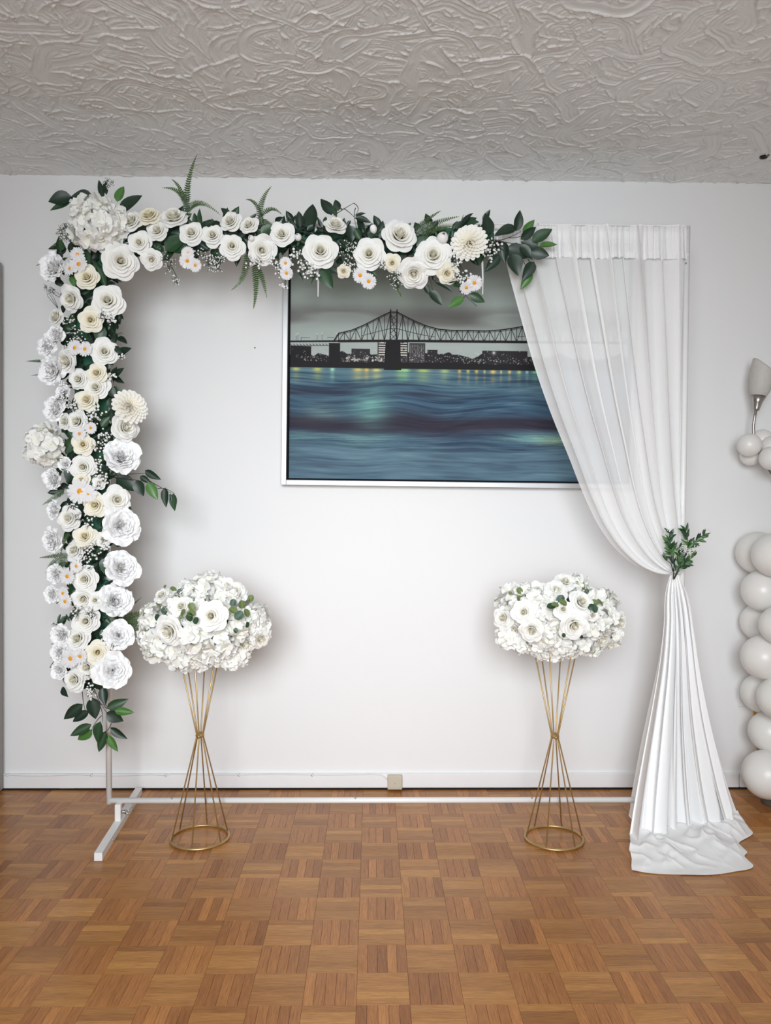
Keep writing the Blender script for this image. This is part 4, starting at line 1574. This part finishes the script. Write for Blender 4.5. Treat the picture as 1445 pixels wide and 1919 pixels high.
# right sprig half way up the column
sprig(colg, cropp(40, 710, 4.661, [[(780, 850), (900, 830), (1090, 825)], [(800, 860), (1000, 880), (1120, 905)], [(1100, 880), (1220, 950), (1310, 1000)], [(1190, 960), (1260, 940), (1340, 1005)]]),
      crop(40, 710, 4.661, [(830, 860, 1008, 970, 'd', 'w'), (1005, 885, 1066, 1026, 'd', 'w'), (1112, 905, 1202, 1056, 'l'), (1040, 850, 1138, 912, 'd'), (1082, 800, 1224, 882, 'd'), (1255, 948, 1258, 1124, 'd'), (1300, 1000, 1326, 1092, 'd', 's'), (1330, 1000, 1336, 1154, 'm')]), C_(YG - .02))
# top left corner of the column
sprig(colg, cropp(50, 280, 4.817, [[(640, 520), (600, 430), (400, 440)], [(700, 480), (690, 380), (690, 300)]]),
      crop(50, 280, 4.817, [(595, 415, 385, 440, 'd', 'w'), (410, 430, 206, 482, 'd', 'w'), (400, 480, 212, 552, 'm', 's'), (690, 445, 650, 265, 'd', 's'), (720, 410, 698, 262, 'd', 's'), (812, 470, 864, 312, 'l'), (850, 575, 1044, 420, 'd'), (690, 1010, 850, 1190, 'd'), (560, 930, 590, 1080, 'm'), (640, 1060, 720, 1250, 'm'), (410, 1150, 450, 1250, 'l'), (1130, 900, 1100, 970, 'd')]), C_(YG - .05))
# small leaves showing along the column
sprig(colg, [[(165, 620), (175, 640), (178, 660)]],
      [(190, 610, 185, 645, 'm', 'w'), (215, 650, 232, 664, 'd'), (200, 690, 188, 705, 'm'), (200, 725, 218, 745, 'd', 'w'), (205, 745, 212, 770, 'd', 'w'), (190, 800, 206, 780, 'm', 'w'), (138, 820, 122, 852, 'm', 'w'), (145, 830, 128, 806, 'm'), (200, 845, 210, 860, 'd'), (140, 870, 128, 905, 'd', 'w'), (178, 890, 168, 915, 'm'), (215, 920, 232, 912, 'd', 's'), (243, 950, 250, 955, 'd'), (195, 990, 180, 1005, 'd'), (200, 1045, 196, 1075, 'm', 'w'), (190, 1100, 176, 1115, 'd'), (190, 1180, 200, 1200, 'm', 'w'), (121, 1265, 130, 1285, 'd'), (115, 1150, 110, 1168, 'm', 's'), (122, 1160, 105, 1180, 'd', 's'), (130, 1165, 122, 1150, 'd', 's')], C_(YG - .06))
# middle of the swag, above and below
sprig(topg, cropp(480, 350, 4.817, [[(700, 260), (840, 170), (880, 148)], [(880, 148), (960, 190), (890, 260)], [(790, 195), (860, 240), (900, 290)], [(900, 190), (870, 240), (905, 370)]]),
      crop(480, 350, 4.817, [(370, 390, 278, 265, 'd', 's'), (400, 370, 384, 218, 'd', 'w'), (490, 385, 498, 150, 'd', 'w'), (685, 255, 583, 90, 'd'), (745, 220, 712, 115, 'd', 'w'), (700, 205, 730, 288, 'm', 'w'), (785, 215, 745, 195, 'm'), (612, 335, 634, 258, 'm'), (585, 370, 555, 280, 'd'), (895, 270, 992, 240, 'd'), (895, 285, 1040, 334, 'd'), (855, 300, 805, 365, 'd'), (845, 345, 870, 490, 'd', 'w'), (890, 380, 955, 492, 'm', 'w'), (1105, 480, 1146, 320, 'd'), (590, 740, 690, 930, 'm', 'w'), (640, 730, 762, 792, 'd'), (460, 400, 540, 350, 'd'), (1020, 750, 1105, 815, 'm', 's'), (380, 760, 420, 850, 'd', 's'), (540, 780, 490, 880, 'm', 's')]), C_(YG - .045))
sprig(topg, [[(420, 430), (430, 440), (440, 450)]],
      [(430, 405, 414, 388, 'd', 'w'), (445, 405, 449, 396, 'd'), (385, 425, 402, 418, 'd', 'w'), (310, 470, 348, 440, 'm', 'w'), (320, 465, 360, 468, 'm', 'w'), (275, 480, 282, 456, 'd'), (490, 440, 512, 424, 'm', 'w'), (540, 420, 538, 404, 'd', 's'), (855, 430, 866, 414, 'd', 'w'), (780, 462, 808, 445, 'm', 'w'), (395, 470, 370, 455, 'd'), (480, 430, 500, 445, 'm')], C_(YG - .05))
# right end of the swag
sprig(topg, cropp(720, 370, 4.25, [[(880, 350), (1000, 330), (1090, 270)], [(990, 320), (1050, 330), (1110, 300)], [(880, 340), (1050, 380), (1200, 380)], [(1100, 500), (1130, 540), (1150, 600)], [(900, 390), (960, 420), (1000, 470)]]),
      crop(720, 370, 4.25, [(825, 300, 812, 130, 'd', 'w'), (1055, 245, 872, 312, 'd', 'w'), (1050, 275, 1080, 110, 'd'), (1105, 292, 1203, 168, 'l'), (1085, 335, 1214, 236, 'd'), (1175, 360, 1334, 260, 'm', 'w'), (1235, 390, 1384, 368, 'l'), (1165, 440, 1305, 478, 'd', 'w'), (1230, 400, 1090, 350, 'd', 'w'), (975, 400, 1150, 475, 'd', 'w'), (1015, 455, 1066, 630, 'd', 'w'), (945, 345, 965, 520, 'd', 'w'), (1080, 380, 1185, 492, 'd'), (1140, 485, 1165, 540, 'm', 's'), (1192, 515, 1100, 665, 'd'), (1175, 590, 1090, 730, 'l'), (920, 460, 802, 598, 'd')]), C_(YG - .055))
sprig(topg, cropp(720, 370, 4.25, [[(350, 620), (380, 680), (385, 750)], [(380, 650), (480, 700), (540, 748)], [(560, 680), (640, 780), (740, 868)], [(640, 790), (630, 800), (628, 812)]]),
      crop(720, 370, 4.25, [(325, 690, 360, 768, 'd', 'w'), (362, 748, 460, 860, 'd'), (400, 675, 545, 750, 'd', 's'), (630, 803, 505, 888, 'l'), (680, 768, 804, 836, 'm'), (600, 640, 500, 690, 'd', 'w'), (370, 600, 400, 660, 'd'), (545, 700, 640, 690, 'm'), (640, 770, 590, 745, 'm', 's')]), C_(YG - .04))

# ferns
F = lambda par, a, c_, b, Y, w=.022, n=22: fern(par, at(*a, Y), at(*c_, Y - .015), at(*b, Y - random.uniform(-.01, .03)), w, n)
F(topg, (351, 400), (345, 345), (369, 290), YG - .01, .020, 26)
F(topg, (351, 398), (348, 350), (305, 352), YG - .03, .018, 20)
F(topg, (351, 400), (366, 360), (412, 402), YG - .03, .018, 26)
F(topg, (350, 390), (342, 350), (322, 336), YG, .014, 16)
F(topg, (490, 425), (480, 380), (508, 350), YG - .03, .020, 22)
F(topg, (490, 405), (480, 372), (461, 374), YG - .04, .013, 14)
F(topg, (490, 405), (508, 380), (528, 402), YG - .04, .013, 14)
F(topg, (492, 410), (500, 420), (520, 425), YG - .04, .014, 12)
F(topg, (462, 475), (464, 525), (434, 543), YG - .03, .018, 22)
F(topg, (476, 490), (484, 540), (475, 578), YG - .04, .019, 24)
F(topg, (484, 500), (495, 530), (500, 558), YG - .03, .014, 16)
F(topg, (778, 432), (800, 410), (826, 395), YG - .01, .016, 20)
F(topg, (778, 440), (810, 415), (859, 406), YG - .03, .020, 26)
F(topg, (790, 442), (820, 425), (850, 424), YG - .04, .020, 22)
F(topg, (862, 424), (866, 412), (869, 402), YG - .01, .006, 8)
F(topg, (742, 515), (744, 540), (752, 556), YG - .03, .013, 12)
F(colg, (80, 677), (66, 676), (50, 677), YG, .009, 12)
F(colg, (82, 702), (70, 702), (58, 704), YG, .004, 8)
F(colg, (78, 494), (72, 496), (68, 498), YG, .007, 6)
F(colg, (128, 875), (118, 862), (103, 858), YG - .06, .018, 14)
F(colg, (128, 885), (122, 875), (112, 880), YG - .06, .016, 10)
F(colg, (120, 920), (105, 930), (80, 946), YG - .05, .017, 18)
F(colg, (126, 1038), (100, 1043), (74, 1045), YG - .06, .013, 18)
F(colg, (128, 1036), (115, 1062), (91, 1088), YG - .06, .020, 24)
F(colg, (118, 1045), (95, 1052), (86, 1074), YG - .05, .016, 18)
F(colg, (131, 1000), (116, 1010), (114, 1042), YG - .07, .016, 18)
F(colg, (226, 1162), (252, 1150), (276, 1148), YG - .0, .022, 22)
F(colg, (228, 1164), (255, 1162), (278, 1172), YG - .02, .022, 22)
F(colg, (236, 1168), (262, 1175), (269, 1206), YG - .02, .018, 20)
F(colg, (240, 1142), (252, 1130), (266, 1119), YG, .006, 12)

# baby's breath: base px, centre px, spread px, count, blossom size
for par, rows in ((topg, [((300, 460), (318, 492), 26, 26, .0022), ((322, 500), (333, 527), 15, 18, .0025), ((395, 450), (385, 485), 26, 46, .0028), ((410, 460), (412, 490), 24, 40, .0028), ((425, 470), (400, 500), 24, 30, .003), ((478, 470), (475, 492), 24, 24, .0042), ((505, 470), (515, 490), 18, 14, .0042), ((560, 460), (560, 482), 22, 30, .0044), ((575, 470), (580, 505), 26, 50, .0044), ((545, 500), (533, 540), 12, 10, .0042), ((520, 480), (528, 500), 20, 16, .0042), ((650, 450), (652, 475), 30, 46, .0028), ((660, 470), (650, 500), 24, 36, .0030), ((720, 480), (712, 500), 18, 26, .0028), ((740, 490), (745, 525), 24, 44, .0026), ((700, 450), (655, 455), 18, 22, .0026), ((850, 470), (852, 488), 22, 24, .0042), ((860, 490), (866, 513), 26, 42, .0042), ((910, 440), (920, 458), 24, 32, .0042), ((905, 470), (918, 480), 18, 16, .0042), ((845, 480), (845, 500), 14, 12, .0042)]),
                  (colg, [((160, 470), (125, 440), 24, 60, .0018), ((150, 465), (118, 428), 14, 26, .0018), ((195, 360), (208, 343), 16, 34, .0024), ((120, 560), (98, 545), 18, 16, .0012), ((110, 580), (86, 535), 10, 8, .0012), ((190, 575), (198, 588), 20, 22, .0036), ((200, 600), (208, 605), 16, 18, .0042), ((140, 590), (134, 605), 18, 18, .003), ((150, 615), (146, 630), 22, 26, .0034), ((120, 610), (124, 645), 12, 12, .003), ((200, 625), (225, 622), 12, 6, .0011), ((215, 660), (228, 668), 10, 8, .0036), ((205, 690), (212, 702), 14, 14, .0044), ((130, 720), (115, 725), 14, 12, .0042), ((125, 745), (112, 742), 20, 30, .0034), ((140, 755), (135, 758), 18, 20, .0036), ((180, 770), (186, 768), 20, 18, .0046), ((185, 790), (180, 788), 22, 24, .0044), ((190, 810), (196, 812), 22, 26, .004), ((180, 830), (186, 832), 20, 18, .0042), ((175, 850), (180, 868), 16, 14, .0044), ((185, 890), (192, 896), 20, 26, .0042), ((180, 910), (184, 915), 14, 12, .0042), ((130, 940), (128, 948), 18, 16, .003), ((150, 960), (152, 968), 20, 14, .0016), ((160, 975), (168, 978), 16, 14, .0042), ((165, 1025), (172, 1035), 26, 40, .0044), ((190, 1015), (200, 1022), 18, 16, .0044), ((160, 1050), (164, 1058), 18, 16, .0046), ((150, 1140), (145, 1142), 22, 28, .0036), ((170, 1140), (172, 1146), 20, 24, .0036), ((115, 1165), (104, 1168), 8, 12, .002), ((195, 1185), (198, 1190), 18, 22, .004), ((205, 1205), (208, 1208), 14, 12, .004), ((160, 1265), (164, 1272), 16, 18, .0042), ((165, 1285), (168, 1292), 16, 20, .0036), ((172, 1300), (172, 1306), 12, 14, .0042)])):
    for b, c_, r, n, rb in rows:
        Yb = YG - .075 if par is topg else YG - .085
        breath(par, at(*b, YG - .04), at(*c_, Yb), r * mpp(Yb), n, rb * 1.05, .9 if r > 17 else .5)

# white zip tie tails under the swag
for px, y0, y1 in ((596.5, 500, 556), (905, 490, 552)):
    g = Geo()
    tube(g, [at(px - 1, y0, YG - .03), at(px, (y0 + y1) / 2, YG - .034), at(px - .5, y1, YG - .032)], [.0032, .0030, .0018], 4)
    part("zip_tie", g, M['white_plastic'], topg, False)

# ------------------------------------------------------------------ gold stands with flower balls
def stand(cx, cy, rot, label, bx, ztop):
    t = thing("flower_stand", label, "flower stand", (cx, cy, 0), "hourglass flower stands")
    R, rt_ = 0.0985, 0.0046
    g = Geo()
    torus(g, (cx, cy, rt_), R, rt_, 64, 10)
    part("base_ring", g, M['gold'], t)
    zn = 0.357
    g = Geo()
    torus(g, (cx, cy, ztop), 0.078, 0.0038, 48, 8)
    part("top_ring", g, M['gold'], t)
    for k in range(6):
        a = rot + k * PI / 3
        c, s = math.cos(a), math.sin(a)
        g = Geo()
        tube(g, [(cx + c * R, cy + s * R, rt_), (cx + c * .0125, cy + s * .0125, zn - .008), (cx + c * .0115, cy + s * .0115, zn), (cx + c * .0125, cy + s * .0125, zn + .008), (cx + c * .078, cy + s * .078, ztop)], .0024, 8)
        part("rod", g, M['gold'], t)
    g = Geo()
    lathe(g, [(.0, -.007), (.010, -.007), (.0145, -.004), (.0155, 0), (.0145, .004), (.010, .008), (.006, .011), (.0, .012)], 18, (cx, cy, zn))
    cl = part("collar", g, M['gold'], t)
    g = Geo()
    tube(g, [(cx, cy - .014, zn), (cx, cy - .023, zn)], .006, 6)
    part("bolt", g, M['gold'], cl)
    return t


s1 = on_floor(374.5, 1571)
s2 = on_floor(1038.5, 1572)
stand(s1.x, s1.y, -PI / 2 - .05, "gold hourglass wire stand with ring base, beside the floral column", 0, .672)
stand(s2.x, s2.y, -PI / 2 + PI / 6 + .03, "gold hourglass wire stand with ring base, beside the sheer curtain", 0, .672)


def flower_ball(st, px, py, label, roses, hyd, leaves, kinds):
    c = at(px, py, st.y)
    c.z += 0.0
    RX, RY, RZ = .178, .170, .108
    t = thing("flower_ball", label, "flower arrangement", (c.x, c.y, c.z - .09), "white flower balls on the gold stands")
    g = Geo()
    V = ICO_V.copy()
    lathe(g, [(RX * .72 * math.cos(a), RZ * .75 * math.sin(a)) for a in np.linspace(-PI / 2, PI / 2, 9)], 20, tuple(c))
    part("foam_core", g, M['leaf_dark'], t)
    g = Geo()
    zt_ = c.z - RZ * .6
    lathe(g, [(.0, .6775 - zt_), (.083, .6775 - zt_), (.086, .687 - zt_), (.05, 0.02), (0, .02)], 20, (c.x, c.y, zt_))
    part("cup", g, M['white_plastic'], t)

    def front(qx, qy, push=1.0):
        dx = (qx - px) * mpp(st.y) / RX
        dz = (py - qy) * mpp(st.y) / RZ
        rr = math.hypot(dx, dz)
        if rr > .96:
            dx, dz = dx / rr * .96, dz / rr * .96
        dy = -math.sqrt(max(0.0, 1 - dx * dx - dz * dz))
        p = Vector((dx * RX, dy * RY, dz * RZ))
        p = Vector((c.x, c.y, c.z)) + p * push
        # stay on the sight line of the measured spot
        p2 = at(qx, qy, p.y)
        return p2, Vector((dx / RX, dy / RY, dz / RZ)).normalized()

    for qx, qy, d in roses:
        p, n = front(qx, qy, 1.12)
        n = (n + Vector((random.gauss(0, .1), -.9, random.gauss(0, .1)))).normalized()
        put_rose(t, p, n, d / 2 * mpp(p.y) * 1.15, 'white_petal', 6)
    for qx, qy, d in hyd:
        p, n = front(qx, qy, .66)
        put_hydrangea(t, p, n, d / 2 * mpp(p.y) * 1.1, 15, .58, 1.0, .0)
    # the far side
    for k in range(7):
        a = .35 + k / 6 * (PI - .7)
        d = Vector((math.cos(a), math.sin(a), random.uniform(-.25, .5)))
        p = Vector((c.x + d.x * RX * .9, c.y + d.y * RY * .9, c.z + d.z * RZ))
        if k % 2:
            put_rose(t, p, d, .045, 'white_petal', 6)
        else:
            put_hydrangea(t, p, d, .06, 9, .52, 1.0, .1)
    for i, (stem, lvs) in enumerate(leaves):
        P = [front(*q, 1.28)[0] for q in stem]
        g = Geo()
        tube(g, P, .0011, 5)
        o = part("eucalyptus_sprig", g, M['leaf_olive'], t)
        for lx, ly, d, kd in lvs:
            p, n = front(lx, ly, 1.34)
            a = random.uniform(0, 6.28)
            L = d * mpp(p.y)
            x = Vector((math.cos(a), 0, math.sin(a)))
            b = p - x * L / 2
            obj("leaf", random.choice(ROUND[kd]), o, leaf_mw(b, b + x * L, random.uniform(-.5, .5), (n.x * .6, -1, n.z * .6 + .2)))
    return t


cr = lambda x0, y0, s, rows: [(x0 + r[0] / s, y0 + r[1] / s) + tuple(r[2:]) for r in rows]
O, E = 'leaf_olive', 'leaf_euc'
LB = lambda rows: cr(250, 1070, 5.16, rows)
flower_ball(s1, 387, 1166, "white rose and hydrangea ball with eucalyptus, beside the floral column",
            LB([(755, 435, 52), (350, 575, 52), (1080, 690, 48), (275, 240, 28), (985, 205, 40), (1225, 650, 40), (905, 150, 30), (470, 345, 36)]),
            LB([(450, 360, 50), (740, 190, 60), (600, 620, 62), (850, 640, 62), (500, 780, 56), (680, 760, 52), (860, 780, 44), (1000, 800, 44), (200, 620, 52), (230, 730, 46), (180, 440, 40), (1000, 500, 52), (1130, 450, 44), (900, 300, 50), (330, 750, 44), (560, 220, 44), (640, 330, 40), (1180, 540, 46), (640, 860, 34), (500, 850, 40), (960, 860, 34), (420, 460, 34)]),
            [(LB([(500, 480), (530, 430), (570, 350)]), LB([(480, 405, 16, O), (563, 345, 17, O), (560, 410, 17, O), (545, 445, 18, 'leaf_mid'), (460, 445, 9, O), (605, 480, 14, 'leaf_mid')])),
             (LB([(300, 480), (290, 390), (240, 320)]), LB([(240, 455, 17, 'leaf_mid'), (300, 385, 16, E), (345, 288, 14, O), (280, 345, 10, O), (238, 315, 9, O)])),
             (LB([(460, 280), (420, 220), (380, 170)]), LB([(465, 215, 20, E), (385, 175, 13, O), (430, 245, 14, E), (388, 222, 8, O), (305, 150, 7, O)])),
             (LB([(960, 430), (1040, 380), (1130, 270)]), LB([(965, 305, 14, E), (1050, 325, 17, O), (965, 378, 17, O), (1020, 430, 20, E), (1095, 405, 17, O), (1135, 265, 15, O), (1100, 520, 12, 'leaf_mid'), (990, 575, 10, 'leaf_mid')]))], None)
RB = lambda rows: cr(910, 1060, 4.983, rows)
flower_ball(s2, 1052, 1158, "white rose ball with round eucalyptus leaves, beside the sheer curtain",
            RB([(655, 240, 40), (740, 155, 36), (890, 345, 44), (360, 435, 40), (435, 600, 42), (820, 555, 52), (1065, 665, 48), (1235, 530, 38), (170, 490, 38), (275, 590, 30), (480, 235, 34), (800, 820, 28), (935, 800, 24), (1150, 745, 22), (1000, 460, 24), (720, 410, 34)]),
            RB([(600, 500, 54), (600, 640, 50), (560, 760, 46), (700, 700, 46), (460, 360, 44), (580, 380, 42), (1090, 500, 48), (1000, 560, 42), (250, 400, 40), (230, 660, 40), (340, 700, 40), (780, 730, 40), (920, 720, 40), (1050, 330, 40), (850, 200, 40), (380, 260, 36), (640, 330, 36), (1180, 650, 34), (870, 450, 30), (690, 780, 36), (480, 690, 38), (1000, 770, 30)]),
            [(RB([(400, 340), (340, 290), (240, 260)]), RB([(318, 232, 14, O), (368, 275, 14, O), (320, 305, 13, O), (380, 335, 12, 'leaf_mid'), (462, 262, 16, E), (232, 255, 8, O)])),
             (RB([(620, 420), (660, 360), (700, 320)]), RB([(615, 380, 18, 'leaf_mid'), (700, 315, 19, E), (725, 345, 17, O), (650, 365, 15, O)])),
             (RB([(960, 260), (920, 210), (860, 160)]), RB([(903, 195, 14, O), (945, 240, 10, E), (852, 160, 7, O)])),
             (RB([(980, 430), (1030, 360), (1130, 330)]), RB([(1010, 345, 16, O), (1070, 345, 17, O), (1015, 400, 18, E), (985, 385, 13, 'leaf_mid'), (1145, 325, 8, O), (1185, 655, 12, O), (730, 650, 9, 'leaf_mid'), (1005, 800, 9, O)]))], None)

# ------------------------------------------------------------------ greenery tied to the curtain
tb = thing("tieback_sprig", "small green leafy sprig with white blossoms tied at the curtain's waist", "greenery sprig", tuple(at(1265, 1078, YF - .1)))
YT = YF - .085
TBp = lambda x, y: at(1220 + x / 11.115, 970 + y / 11.115, YT)
stems = [[(470, 1290), (480, 1000), (360, 560), (390, 330)], [(490, 1260), (560, 1080), (700, 960), (900, 800)], [(480, 1280), (580, 1100), (600, 860), (590, 640)], [(560, 1090), (760, 680), (760, 420), (720, 260)], [(620, 1010), (800, 640), (930, 490), (1100, 350)], [(460, 1120), (420, 960), (320, 890)], [(520, 1100), (460, 800), (430, 620)]]
for si, st_ in enumerate(stems):
    g = Geo()
    P = [Vector(p) for p in catmull([tuple(TBp(*q)) for q in st_], 12)] if False else [TBp(*q) for q in st_]
    tube(g, P, [.0022 - .0012 * i / (len(P) - 1) for i in range(len(P))], 6)
    br = part("branch", g, M['leaf_dark'], tb)
    n = (26, 22, 26, 24, 20, 3, 14)[si]
    for k in range(n):
        f = random.uniform(.34, 1.0) if si < 5 else random.uniform(.7, 1)
        q = f * (len(P) - 1)
        i = min(int(q), len(P) - 2)
        b = P[i].lerp(P[i + 1], q - i)
        d = (P[i + 1] - P[i]).normalized()
        a = random.choice((-1, 1)) * random.uniform(.3, 1.0)
        dd = Vector((d.x * math.cos(a) - d.z * math.sin(a), random.uniform(-.5, .25), d.x * math.sin(a) + d.z * math.cos(a))).normalized()
        L = random.uniform(.018, .034)
        obj("leaf", random.choice(SLIM[random.choice(('leaf_dark', 'leaf_mid', 'leaf_mid', 'leaf_light', 'leaf_light'))]), br, leaf_mw(b, b + dd * L, random.uniform(-.6, .6)) @ Matrix.Diagonal((1, 1.25, 1, 1)))
g = Geo()
for cx_, cy_, r, n in ((650, 600, 70, 26), (720, 690, 90, 34), (860, 670, 70, 24), (620, 660, 60, 20), (770, 740, 60, 16), (370, 240, 60, 14), (1170, 240, 60, 16), (960, 690, 40, 8), (890, 600, 40, 8)):
    for k in range(n):
        p = TBp(cx_ + random.gauss(0, r * .6), cy_ + random.gauss(0, r * .45)) + Vector((0, random.uniform(-.022, -.004), 0))
        g.add(ICO_V * random.uniform(.0012, .0021) + np.array(p), ICO_F)
x = part("blossoms", g, M['pearl'], tb)
x['kind'] = 'stuff'

# ------------------------------------------------------------------ balloons
def balloon_mesh():
    g = Geo()
    prof = []
    for a in np.linspace(-PI / 2, PI / 2, 22):
        r = math.cos(a)
        z = math.sin(a) * (1.0 if a > 0 else 1.10)
        if a < -0.5:
            r *= 1 - .10 * ((-a - .5) / 1.07) ** 2
        prof.append((max(r, .0001), z))
    lathe(g, prof, 36)
    body = g.mesh("balloon", M['latex'])
    g = Geo()
    lathe(g, [(.03, -1.08), (.045, -1.12), (.03, -1.15), (.07, -1.20), (.06, -1.21), (.0, -1.16)], 12)
    return body, g.mesh("knot", M['latex'])


BAL, KNOT = balloon_mesh()


def balloon(px, py, rpx, Y, n, label, group):
    c = at(px, py, Y)
    mw = frame_mw(c, n, 0, rpx * mpp(Y))
    o = obj("balloon", BAL, None, mw)
    o['label'], o['category'], o['group'] = label, "balloon", group
    obj("knot", KNOT, o, mw)
    return c


GB = "white balloons of the balloon column"
bcx = at(1456, 1200, -.2).x
for px, py, r, Y, n, lb in (
        (1421, 1036, 40, -.10, (-.8, .5, .1), "rear left balloon of the top tier of the balloon column"),
        (1453, 1040, 42, -.27, (-.1, -1, .1), "front balloon of the top tier of the balloon column"),
        (1429, 1107, 38.5, -.19, (-.9, -.5, 0), "second balloon down the column's left side, with a bright highlight"),
        (1424, 1166, 35.5, -.09, (-.9, .4, 0), "balloon just above the largest middle balloon, behind it on the left"),
        (1461, 1172, 36.5, -.32, (-.1, -1, .1), "balloon nearest the camera, half way up the balloon column"),
        (1431.5, 1232, 41.5, -.235, (-.9, -.5, -.1), "large round balloon level with the upper edge of the wall outlet"),
        (1426, 1299, 36.5, -.115, (-.9, .4, 0), "balloon covering the right half of the wall outlet"),
        (1462, 1309, 41, -.29, (-.1, -1, -.1), "front balloon beside the wall outlet at the photo's edge"),
        (1442.5, 1371.5, 38.5, -.17, (-.8, -.6, 0), "balloon between the two bare bits of gold pole"),
        (1437.5, 1451.5, 45.5, -.235, (-.8, -.6, -.1), "lowest balloon of the column, just above the floor")):
    balloon(px, py, r, Y, n, lb, GB)
bp_ = on_floor(1455, 1506)
bs = thing("balloon_stand", "gold pole on a dark round foot holding up the balloon column", "balloon stand", (bp_.x, bp_.y, 0))
g = Geo()
lathe(g, [(.0, .0005), (.055, .0005), (.056, .004), (.050, .030), (.046, .035), (.0, .036)], 32, (bp_.x, bp_.y, 0))
part("foot", g, M['dark_base'], bs)
g = Geo()
p1, p2, p3 = at(1421, 1406, -.026), at(1414.5, 1338, -.026), at(1424, 1040, -.026)
tube(g, [(bp_.x - .03, bp_.y + .035, .02), (p1.x + .012, -.03, .10), p1, p2, at(1417, 1200, -.026), p3], .0062, 12)
part("pole", g, M['gold_pole'], bs)

GS = "small white balloons on the wall lamp"
for px, py, r, Y, n, lb in (
        (1404, 834, 21.8, -.155, (-.9, -.4, .1), "upper left small balloon on the wall lamp, overlapping one below"),
        (1406, 854, 18.8, -.083, (-.8, 0, -.5), "lower left small balloon on the wall lamp, half hidden"),
        (1429, 824, 19.5, -.045, (0, .3, .9), "small balloon behind the wall lamp arm, uppermost of the cluster"),
        (1447, 838, 21, -.115, (.6, .3, .3), "small balloon right of the wall lamp arm, partly behind another"),
        (1447, 859, 22.5, -.195, (.3, -.9, -.2), "nearest small balloon below the wall lamp arm at the photo's edge")):
    balloon(px, py, r, Y, n, lb, GS)

# ------------------------------------------------------------------ wall lamp
YS = -.12
wl = thing("wall_lamp", "brushed nickel wall lamp arm with a frosted tulip shade", "wall lamp", tuple(at(1475, 905, -.01)))
wp = at(1478, 905, -.012)
g = Geo()
tube(g, [(wp.x, -.001, wp.z), (wp.x, -.018, wp.z), (wp.x, -.022, wp.z)], [.055, .055, .048], 28)
part("wall_plate", g, M['nickel'], wl)
g = Geo()
ctrl = [(1478, 905, -.02), (1462, 900, -.08), (1444, 886, YS), (1430, 863, YS), (1420, 840, YS), (1412.5, 816, YS), (1412, 798, YS), (1414.5, 780, YS), (1417, 767, YS)]
tube(g, [at(*q) for q in ctrl], .0058, 12)
part("arm", g, M['nickel'], wl)
cb_ = at(1417.2, 769, YS)
ct_ = at(1421.5, 742, YS)
ax_ = (ct_ - cb_).normalized()
m_ = frame_mw(cb_, ax_, 0, 1)
Hc = (ct_ - cb_).length
g = Geo()
lathe(g, [(.0, 0), (.0115, 0), (.0125, .006), (.018, Hc * .55), (.029, Hc), (.0275, Hc), (.016, Hc * .5), (.0, Hc * .3)], 28)
obj("cup", g.mesh("cup", M['nickel']), wl, m_)
# frosted shade with a slanted, petal-cut rim
k = NT("frosted_glass")
k.set(Roughness=0.55)
k.b.inputs["Base Color"].default_value = (0.78, 0.76, 0.72, 1)
nz = k.n("ShaderNodeTexNoise", i_Scale=70.0, i_Detail=4.0)
geo = k.n("ShaderNodeNewGeometry")
k.l(geo.outputs["Position"], nz.inputs["Vector"])
rp = k.n("ShaderNodeValToRGB")
rp.color_ramp.elements[0].color = (0.66, 0.64, 0.60, 1)
rp.color_ramp.elements[1].color = (0.80, 0.78, 0.745, 1)
k.l(nz.outputs["Fac"], rp.inputs[0])
k.l(rp.outputs[0], k.b.inputs["Base Color"])
tr = k.n("ShaderNodeBsdfTranslucent")
tr.inputs[0].default_value = (0.8, 0.78, 0.74, 1)
ms = k.n("ShaderNodeMixShader")
ms.inputs[0].default_value = 0.35
k.l(k.b.outputs[0], ms.inputs[1])
k.l(tr.outputs[0], ms.inputs[2])
k.l(ms.outputs[0], k.out.inputs["Surface"])
g = Geo()
V = []
NSH, NZ = 40, 14
for rad_off in (0, -.0025):
    for i in range(NSH):
        a = 2 * PI * i / NSH
        top = .143 - .050 * (math.cos(a) + 1) / 2 + .004 * math.cos(2 * a)
        for j in range(NZ):
            f = j / (NZ - 1)
            z = Hc - .004 + f * top
            q = z - Hc
            r = float(np.interp(q, [-.01, 0, .02, .05, .08, .11, .145], [.024, .0285, .0385, .0445, .0455, .0445, .041])) + rad_off
            V.append((r * math.cos(a), r * math.sin(a), z))
F1 = grid_faces(NSH, NZ, True)
g.add(V[:NSH * NZ], F1)
g.add(V[NSH * NZ:], F1[:, ::-1])
rimf = [(i * NZ + NZ - 1, ((i + 1) % NSH) * NZ + NZ - 1, NSH * NZ + ((i + 1) % NSH) * NZ + NZ - 1, NSH * NZ + i * NZ + NZ - 1) for i in range(NSH)]
g.f.append(np.array(rimf))
xax = Vector((1, 0, 0))
xax = (xax - ax_ * xax.dot(ax_)).normalized()
yax = ax_.cross(xax)
mS = Matrix(((xax.x, yax.x, ax_.x, cb_.x), (xax.y, yax.y, ax_.y, cb_.y), (xax.z, yax.z, ax_.z, cb_.z), (0, 0, 0, 1)))
obj("lamp_shade", g.mesh("lamp_shade", k.m), wl, mS)
